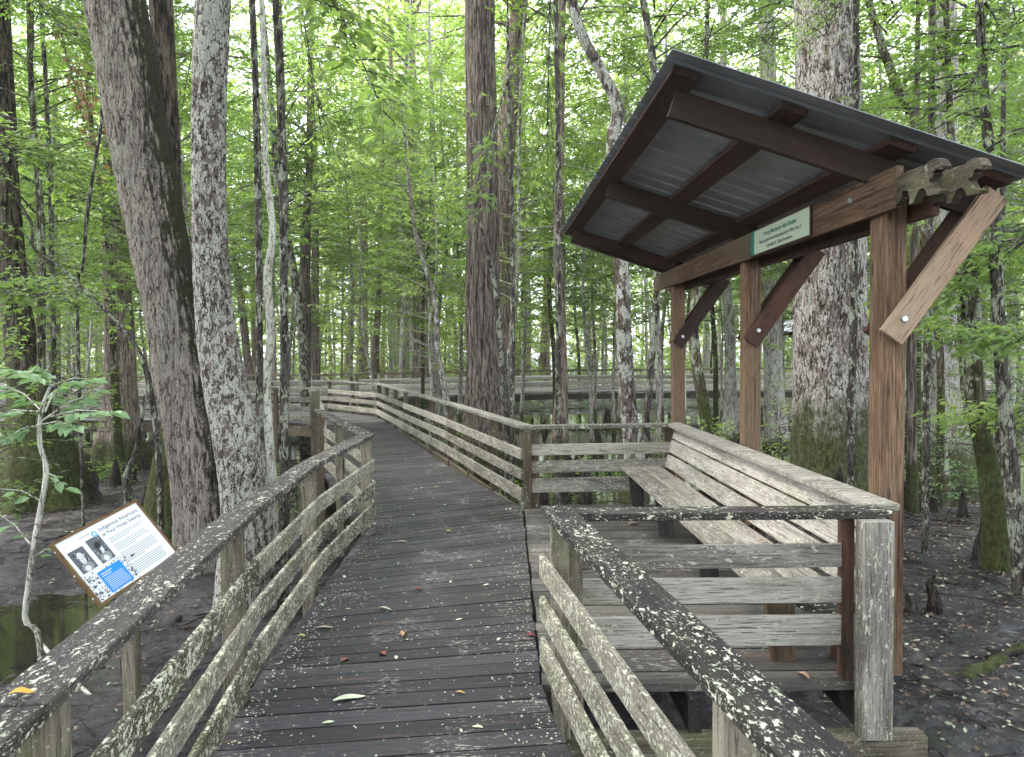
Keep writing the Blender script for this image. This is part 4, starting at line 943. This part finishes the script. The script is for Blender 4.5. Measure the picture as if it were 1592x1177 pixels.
# twigs and leaf litter on the mud: uncountable
def litter():
    rs = np.random.default_rng(8); n = 60000
    y = np.sqrt(rs.uniform(1.5 ** 2, 17 ** 2, n)); x = rs.uniform(-.95, 1.1, n) * y; keep = (x > 2.0) | (x < -1.7) | (y > 9)
    keep &= (x > 0) | (rs.random(n) < .22); x, y = x[keep], y[keep]; n = len(x)
    z = np.array([gz(a, b_) for a, b_ in zip(x, y)]) + .012
    a = rs.random(n) * 6.28; D = np.stack([np.cos(a), np.sin(a), rs.normal(0, .15, n)], 1); Nn = rs.normal(0, .3, (n, 3)) + np.array([0, 0, 1.])
    L = rs.uniform(.012, .062, n)
    for nm, sel, mt, lab in (('fallen_leaves', rs.random(n) < .7, flat('litter_brown', (.16, .11, .08), .8), 'brown dead leaf litter on the mud'), ('pale_leaf_litter', None, flat('litter_pale', (.36, .38, .27), .7), 'pale green and cream leaf litter on the mud')):
        if sel is None: sel = ~prev
        prev = sel
        o = link_mesh(nm, leaf_mesh(nm, np.stack([x, y, z], 1)[sel], D[sel], Nn[sel], L[sel], L[sel] * .5, mt, rs.random(sel.sum()))); tag(o, lab, 'leaf litter', kind='stuff')
    m = MB()
    for i in range(2600):
        y_ = math.sqrt(rk.uniform(2.5 ** 2, 14 ** 2)); x_ = rk.uniform(-.9, 1.05) * y_
        if -1.9 < x_ < 2.2 and y_ < 9: continue
        a_ = rk.uniform(0, 6.28); L_ = rk.uniform(.15, .8); z_ = gz(x_, y_) + .012; q = Vector((x_ + math.cos(a_) * L_, y_ + math.sin(a_) * L_, 0)); q.z = gz(q.x, q.y) + .015 + rk.uniform(0, .05)
        mid = (Vector((x_, y_, z_)) + q) / 2 + Vector((rk.uniform(-.04, .04), rk.uniform(-.04, .04), .01))
        r = rk.uniform(.002, .006); m.tube([(x_, y_, z_), mid, q], [r, r, r * .5], 4, False)
    for i in range(90):
        y_ = math.sqrt(rk.uniform(3.5 ** 2, 15 ** 2)); x_ = rk.uniform(.30, 1.0) * y_ if i % 3 else rk.uniform(-.9, -.3) * y_
        if x_ < 2.4 and x_ > -2.2: continue
        a_ = rk.uniform(0, 6.28); pts = []; r = rk.uniform(.008, .026)
        for k in range(9):
            pts.append(Vector((x_, y_, gz(x_, y_) + r * .3 + .02 * math.sin(k * 1.3 + i)))); a_ += rk.gauss(0, .45); x_ += math.cos(a_) * .16; y_ += math.sin(a_) * .16
        m.tube(pts, [r * (1 - .08 * k) for k in range(9)], 6, False)
    o = m.build('fallen_twigs', B_KNEE); tag(o, 'thin dark twigs strewn over the mud', 'twigs', kind='stuff')
litter()

# low green ground cover beyond the platform and along the left log
def cover():
    rs = np.random.default_rng(77); P = []
    for (x0, x1, y0, y1, n) in ((-.6, 3.2, 12.5, 17, 5000), (-12, -5.6, 14.2, 15.4, 3800), (3.5, 9, 13, 19, 4500), (-12, 12, 22.6, 26, 7000), (-16, 16, 32, 60, 26000), (-40,-16,24,60,9000),(16,40,33,60,9000)):
        x = rs.uniform(x0, x1, n); y = rs.uniform(y0, y1, n)
        c = np.sin(x * 2.1 + np.sin(y * 1.7) * 2) + np.sin(y * 2.6 + x) ; k_ = c > -.1
        x, y = x[k_], y[k_]; z = np.array([gz(a, b_) for a, b_ in zip(x, y)]); z = z + rs.random(len(x)) ** 1.5 * np.where(y > 30, 1.7, .38)
        P.append(np.stack([x, y, z], 1))
    P = np.concatenate(P); n = len(P); a = rs.random(n) * 6.28; D = np.stack([np.cos(a), np.sin(a), rs.uniform(-.2, .6, n)], 1); D /= np.linalg.norm(D, axis=1, keepdims=True)
    L = rs.uniform(.05, .12, n) * np.where(P[:, 1] > 30, 2.2, 1.0)
    o = link_mesh('ground_cover', leaf_mesh('ground_cover', P, D, rs.normal(0, .4, (n, 3)) + np.array([0, 0, 1.]), L, L * .5, L_MID, rs.random(n))); tag(o, 'low green plants growing over the swamp floor', 'ground cover', kind='stuff')
cover()

# ------------------------------------------------------------------ near plants
def shrub(name, label, base, h, spread, nb, leaf, lm, bm, seed, per=26, group=None, broad=False, wr=.42, tl=.35, H0=.15):
    t = thing(name, label, 'plant' if name != 'shrub' else 'shrub', base, group)
    cm, limbs = crown_parts(seed, h * H0, h, spread, nb, leaf, lm, per, tl, up=(-.05, .6), r_limb=.008, broad=broad, wr=wr)
    link_mesh('leaves', cm, t)
    link_mesh('stem', trunk_mesh('stem', [(0, 0, -.1), (.03, 0, h * .4), (-.02, .02, h * .75), (0, 0, h)], [.014, .011, .008, .003], bm, 7, 10, rough=.05, limbs=limbs), t)
    return t
def at(px_, py_): p = U(px_, py_, z=MUD_Z); return Vector((p.x, p.y, gz(p.x, p.y)))
def atd(px_, d): p = U(px_, 600, d=d); return Vector((p.x, p.y, gz(p.x, p.y)))
shrub('shrub', 'leafy green shrub growing in the dark gap below the left railing bend', atd(455, 11.6), .75, .5, 20, .07, L_MID, B_DARK, 301)
shrub('shrub', 'bushy shrub between the farther two shelter posts', atd(1110, 13), 1.3, .9, 30, .085, L_LITE, B_DARK, 302)
shrub('shrub', 'low bright shrub right beside the bent mottled trunk', atd(1010, 15.5), 1.0, .7, 26, .085, L_LITE, B_DARK, 303)
shrub('shrub', 'green shrub at the foot of the white lichen trunk, left side', atd(1215, 12.5), 1.7, .8, 30, .085, L_LITE, B_DARK, 304)
shrub('shrub', 'leafy shrub in front of the pale grey buttressed trunk', atd(1465, 11.3), 1.35, .95, 34, .08, L_BLUE, B_DARK, 305)
shrub('shrub', 'tall leafy shrub behind the greenish trunk at the right', atd(1560, 10.5), 2.2, 1.3, 60, .085, L_MID, B_DARK, 306)
shrub('shrub', 'dense shrub at the right edge behind the white-flecked trunk', atd(1600, 13.5), 2.6, 1.6, 70, .09, L_LITE, B_DARK, 307)
shrub('shrub', 'small shrub behind the right railing beneath the central cypress', atd(700, 14.5), 1.2, .8, 26, .08, L_MID, B_DARK, 308)
shrub('shrub', 'loose shrub at the left edge of the frame behind the mossy buttress', atd(20, 15), 2.6, 1.8, 60, .10, L_MID, B_DARK, 309)
shrub('shrub', 'shrub behind the left boardwalk beyond the pale brown trunk', atd(120, 24), 3.0, 2.0, 60, .12, L_LITE, B_DARK, 310)
# white-stemmed sapling with broad leaves at the left edge
t = px_tree('broadleaf_sapling', 'white crooked sapling with broad bluish leaves at the left edge', 4.6, [(62, 1000), (40, 965), (46, 900), (56, 830), (72, 735), (62, 690), (64, 640), (78, 600)], [9, 9, 9, 9, 8, 7, 6, 4], B_WHITE, flare=0, n=10, rings=50, Htop=0)
rs = np.random.default_rng(12); Pp = []; Dd = []; m = MB(); c = origin_of(t)
for (a, b_) in (((64, 660), (0, 690)), ((64, 655), (150, 610)), ((70, 650), (175, 640)), ((66, 640), (10, 600)), ((78, 600), (150, 590)), ((78, 600), (60, 570)), ((64, 660), (120, 665)), ((62, 640), (-20, 650)), ((78, 600), (20, 575)),((70,640),(95,600)),((46, 870), (100, 850)), ((66, 780), (0, 760)), ((50, 850), (0, 800)), ((72, 735), (100, 760))):
    A = U(*a, d=4.6); B = U(*b_, d=4.6 + rs.uniform(-.4, .35)); m = MB(); m.tube([A, (A + B) / 2 + Vector((0, 0, .03)), B], [.006, .004, .0015], 5, False); m.build('branch', B_WHITE, t, True)
    for s in np.linspace(.3, 1.0, 9 if b_[1] < 700 else 3):
        p = A.lerp(B, s); d_ = (B - A).normalized()
        for sg in (-1, 1):
            Pp.append(tuple(p)); an = sg * rs.uniform(.6, 1.2) * (1 if s < .99 else .3); Dd.append((d_.x * math.cos(an) - d_.y * math.sin(an), d_.x * math.sin(an) + d_.y * math.cos(an), rs.uniform(-.35, .1)))
Pp = np.array(Pp) - np.array(c); Dd = np.array(Dd); Dd /= np.linalg.norm(Dd, axis=1, keepdims=True); n = len(Pp); L = rs.uniform(.06, .12, n)
link_mesh('leaves', leaf_mesh('leaves', Pp, Dd, rs.normal(0, .25, (n, 3)) + np.array([0, -.35, 1.]), L, L * .5, L_BLUE, rs.random(n), broad=True), t)
log('crooked pale branch lying under the left railing', (62, 1000), (215, 1160), .018, B_WHITE, 'fallen_branch', 'branch')

# overhanging leafy boughs in the upper frame; each springs from its own slender tree outside or at the edge of view
def bough(label, root_px, root_d, tip_px, tip_d, leaf, lm, seed, nb=16, spread=.55, broad=True, r=.02, wr=.5, per=20, tl=.35, drop=.0):
    A = U(*root_px, d=root_d); B = U(*tip_px, d=tip_d); rs = np.random.default_rng(seed)
    base = Vector((A.x, A.y, gz(A.x, A.y))); t = thing('overhanging_tree', label, 'tree', base)
    O = []; D = []; Ln = []; limbs = []
    dv = B - A
    for i in range(nb):
        u = .25 + .75 * (i + rs.random()) / nb; o = A + dv * u; sg = 1 if i % 2 else -1; an = sg * rs.uniform(.4, 1.1)
        d = Vector((dv.x * math.cos(an) - dv.y * math.sin(an), dv.x * math.sin(an) + dv.y * math.cos(an), dv.z * .3 + rs.uniform(-.35, .35) * dv.length - drop)).normalized(); ln = spread * rs.uniform(.6, 1.3)
        O.append(np.array(o - base)); D.append(np.array(d)); Ln.append(ln); limbs.append((o, o + d * ln, r * .35))
    P_, DD, Nn, L, Wd, rn, _ = sprays(rs, O, D, Ln, leaf, per, 3.6, tl, wr)
    Nn = Nn + np.array([0, -.4, 0])
    link_mesh('foliage', leaf_mesh('foliage', P_, DD, Nn, L, Wd, lm, rn, broad=broad), t)
    limbs.append((A, B, r))
    top = Vector((A.x, A.y, A.z + 1.5))
    link_mesh('trunk', trunk_mesh('trunk', [base - Vector((0, 0, .2)), base.lerp(top, .5) + Vector((.05, .05, 0)), A, top], [r * 2.2, r * 1.9, r * 1.5, r * .6], B_DARK, 8, 24, rough=.05, limbs=limbs, off=base), t)
bough('leafy bough with large bright leaves hanging in at upper left of centre', (420, -160), 7.2, (600, 180), 6.6, .12, L_LITE, 501, nb=26, spread=.55, tl=.3, per=13, drop=.2)
bough('leafy bough hanging in at the top just right of the lichen-blotched trunk', (380, -240), 7.8, (520, 40), 7.2, .115, L_LITE, 502, nb=24, spread=.6, tl=.3, per=14)
bough('feathery foliage drooping over the top edge of the shelter roof', (1330, -320), 8.2, (1190, 90), 7.2, .055, L_LITE, 503, nb=44, spread=.6, broad=False, wr=.22, per=46, tl=.3, drop=.4)
bough('feathery foliage across the thick lichen trunk above the roof', (1450, -260), 8.6, (1280, 60), 8.2, .06, L_LITE, 504, nb=44, spread=.8, broad=False, wr=.24, per=42, tl=.35, drop=.3)
bough('dense dark-leaved bough filling the upper right corner', (1680, -120), 8.0, (1500, 150), 7.4, .085, L_MID, 505, nb=54, spread=1.0, per=26)
bough('leafy bough at the right edge above the greenish trunk', (1690, 300), 7.0, (1510, 440), 7.6, .08, L_MID, 506, nb=50, spread=.8, per=26, drop=.1)
bough('leafy twig reaching in at the right edge across the white-flecked trunk', (1700, 520), 6.4, (1520, 520), 6.9, .075, L_MID, 511, nb=34, spread=.55, per=26)
bough('low leafy twig at the right edge in front of the greenish trunk foot', (1700, 640), 7.2, (1530, 640), 7.8, .075, L_LITE, 512, nb=30, spread=.55, per=24)
bough('light green bough hanging above the pale grey buttressed trunk', (1560, 120), 10.5, (1440, 330), 10.8, .085, L_LITE, 513, nb=34, spread=.8, per=22)
bough('green leafy bough at the left edge just above the broadleaf sapling', (-180, 420), 8.0, (90, 470), 8.6, .08, L_MID, 514, nb=44, spread=.9, per=24)
shrub('shrub', 'broad leafy green shrub at the far left behind the broadleaf sapling', atd(-20, 9.5), 2.7, 1.3, 70, .085, L_MID, B_DARK, 311)
shrub('shrub', 'pale green shrub rising left of the pale brown mossy-footed trunk', atd(110, 15.5), 3.4, 1.5, 60, .09, L_LITE, B_DARK, 312)
bough('loose leafy bough crossing high between the lichen trunk and the cypress', (425, -200), 10.0, (500, 200), 10.4, .09, L_LITE, 515, nb=30, spread=.9, per=18)
bough('light leafy bough between the cypress and the bent mottled trunk', (860, -140), 10.5, (850, 230), 10.8, .09, L_LITE, 516, nb=30, spread=.8, per=18)
bough('leafy bough at the top left corner', (-160, -200), 9.0, (110, 60), 9.5, .10, L_MID, 507, nb=44, spread=1.1, per=22)
bough('leafy bough at the left edge at mid height', (-120, 180), 9.0, (90, 260), 9.6, .09, L_MID, 508, nb=44, spread=1.0, per=24)
bough('rusty-leaved dying bough behind the leaning trunk at upper left', (60, -60), 12.5, (130, 190), 12.8, .09, L_RED, 509, nb=20, spread=1.0, per=16)
bough('glossy leaved bough in front of the central cypress', (790, 120), 12.8, (740, 330), 12.4, .11, L_MID, 510, nb=22, spread=1.0, per=16, wr=.35)

# ------------------------------------------------------------------ leaves fallen on the boardwalk
def fallen(label, px_, py_, L, Wd, col, ang, name='fallen_leaf', curl=.25, z=0.0, zz=.006):
    p = U(px_, py_, z=z + .01); n = 9; V = []; F = []
    ca, sa = math.cos(ang), math.sin(ang)
    for i in range(n):
        s = i / (n - 1); w_ = Wd * math.sin(math.pi * min(1, s * .92 + .04)) ** .8 * .5
        for k, q in enumerate((-1, 0, 1)):
            x = (s - .5) * L; y = q * w_; h = zz + abs(q) * w_ * curl + math.sin(s * 5) * .004 + .004
            V.append((x * ca - y * sa, x * sa + y * ca, h))
    for i in range(n - 1):
        for k in range(2): F.append([i * 3 + k, i * 3 + k + 1, (i + 1) * 3 + k + 1, (i + 1) * 3 + k])
    m = N('fallen_leaf_surface'); oc = m.n('ShaderNodeTexCoord').outputs['Object']; c_ = m.ramp(m.noise(oc, 30, 4), [(.35, tuple(x * .7 for x in col)), (.65, col)]); mt = m.fin(c_, .6)
    o = link_mesh(name, mesh_np(name, V, F, mt, True), None, (p.x, p.y, z)); tag(o, label, 'leaf')
    return o
fallen('large pale green-white leaf lying on the near deck', 543, 1085, .155, .05, (.62, .68, .48), .35)
m = MB()
fallen('dark red leaf curled on the deck centre', 650, 917, .055, .03, (.20, .035, .02), .2, curl=.7)
fallen('brown-red leaf lying flat on the deck left of the tan leaf', 536, 1025, .06, .045, (.22, .09, .07), 1.2)
fallen('reddish leaf just below the tan upright leaf', 595, 1015, .06, .04, (.25, .08, .06), 2.2)
fallen('tan upright curled leaf on the deck', 628, 986, .06, .035, (.62, .36, .17), 1.4, curl=1.1)
fallen('yellow leaf on the deck beyond the tan leaves', 697, 825, .045, .03, (.60, .52, .08), .1)
fallen('grey green curled leaf on the deck by the left railing', 598, 947, .09, .03, (.36, .38, .28), -.2, curl=.8)
fallen('crimson leaf on the deck beside the near right railing', 826, 987, .055, .035, (.22, .03, .03), .1)
fallen('long pale leaf stuck beside the near right railing post', 852, 1013, .10, .022, (.55, .55, .42), 1.0)
fallen('small yellow leaf near the left railing foot', 470, 988, .04, .03, (.62, .56, .2), .3)
fallen('small orange leaf on the deck at the lower right', 716, 1076, .05, .018, (.55, .33, .12), -.1)
fallen('cream leaf lying in the middle of the deck', 745, 873, .04, .02, (.55, .5, .36), .1)
fallen('tan leaf lying flat beside the left railing', 505, 975, .1, .03, (.42, .34, .24), .2)
fallen('pale tan leaf on the deck past the yellow leaf', 680, 757, .08, .04, (.55, .45, .33), .6)
fallen('tan leaf further up the deck near the centre', 625, 842, .10, .04, (.45, .38, .28), .2)
fallen('dry brown leaf curled on the rest platform', 985, 815, .12, .06, (.30, .22, .16), .3, z=.006, curl=.6)
fallen('pinkish brown leaf standing on the platform edge plank', 1248, 1050, .09, .035, (.45, .27, .20), 1.9, z=.006, curl=.8)
fallen('reddish leaf lying on the bench seat', 1187, 841, .06, .035, (.35, .13, .09), .3, z=.453)
fallen('yellow and orange leaf resting on the left railing cap', 33, 1076, .05, .03, (.62, .36, .05), .4, z=.903)
def crumbs():
    rs = np.random.default_rng(31); n = 4200; y = rs.uniform(1.5, 16, n) ; y = 1.5 + (y - 1.5) * rs.random(n) ** .4
    el = np.where(y < 3.55, -1.31 + (3.55 - y) * .11, np.where(y < 7.15, -1.31 - (y - 3.55) * .025, -1.40 - (y - 7.15) * .394)); er = np.where(y < 3.7, .13 + (3.7 - y) * .153, np.where(y < 7.97, .13, .10 - (y - 7.97) * .352))
    t = np.minimum(1, rs.exponential(.09, n)); left = rs.random(n) < .62; x = np.where(left, el + .02 + t * (er - el), er - .02 - t * (er - el))
    uni = rs.random(n) < .18; x = np.where(uni, el + rs.random(n) * (er - el), x)
    a = rs.random(n) * 6.28; D = np.stack([np.cos(a), np.sin(a), rs.normal(0, .1, n)], 1); L = rs.uniform(.004, .017, n)
    mt = flat('lichen_crumb', (.50, .49, .38), .9)
    o = link_mesh('lichen_crumbs', leaf_mesh('lichen_crumbs', np.stack([x, y, np.full(n, .007)], 1), D, rs.normal(0, .2, (n, 3)) + np.array([0, 0, 1.]), L, L * .7, mt, rs.random(n))); tag(o, 'pale crumbs of lichen and leaf bits gathered along the deck edges', 'lichen crumbs', kind='stuff')
crumbs()
rl = random.Random(21)
for i in range(46):
    y = rl.uniform(2.4, 16); t_ = y
    xl, xr = (-1.35 + .0 * y, .1) if y < 7.5 else (-1.4 - .31 * (y - 7.2), .0 - .31 * (y - 7.9))
    x = rl.uniform(xl, xr); s = rl.uniform(.014, .035)
    o = link_mesh('leaf_scrap', bpy.data.objects['fallen_leaf'].data, None, (x, y, .001)); k_ = s / .155 * 1.6; o.scale = (k_, k_ * 1.4, k_); o.rotation_euler = (0, 0, rl.uniform(0, 6.28))
    tag(o, 'tiny pale scrap of leaf scattered on the dark deck', 'leaf', 'leaf scraps on the deck')

# ------------------------------------------------------------------ damp air
def haze():
    hx, y0, y1, z0, z1 = 425, -165, 430, -4, 36
    V = [(x, y, z) for z in (z0, z1) for x, y in ((-hx, y0), (hx, y0), (hx, y1), (-hx, y1))]
    F = [[3, 2, 1, 0], [4, 5, 6, 7], [0, 1, 5, 4], [1, 2, 6, 5], [2, 3, 7, 6], [3, 0, 4, 7]]
    m = bpy.data.materials.new('damp_air'); m.use_nodes = True; t = m.node_tree; t.nodes.remove(t.nodes['Principled BSDF'])
    v = t.nodes.new('ShaderNodeVolumePrincipled'); v.inputs['Color'].default_value = (.93, .97, .93, 1); v.inputs['Density'].default_value = .0007
    v.inputs['Anisotropy'].default_value = .2
    t.links.new(v.outputs[0], t.nodes['Material Output'].inputs['Volume'])
    o = link_mesh('haze', mesh_np('haze', V, F, m)); tag(o, 'thin damp haze hanging in the swamp forest', 'haze', kind='stuff')
haze()
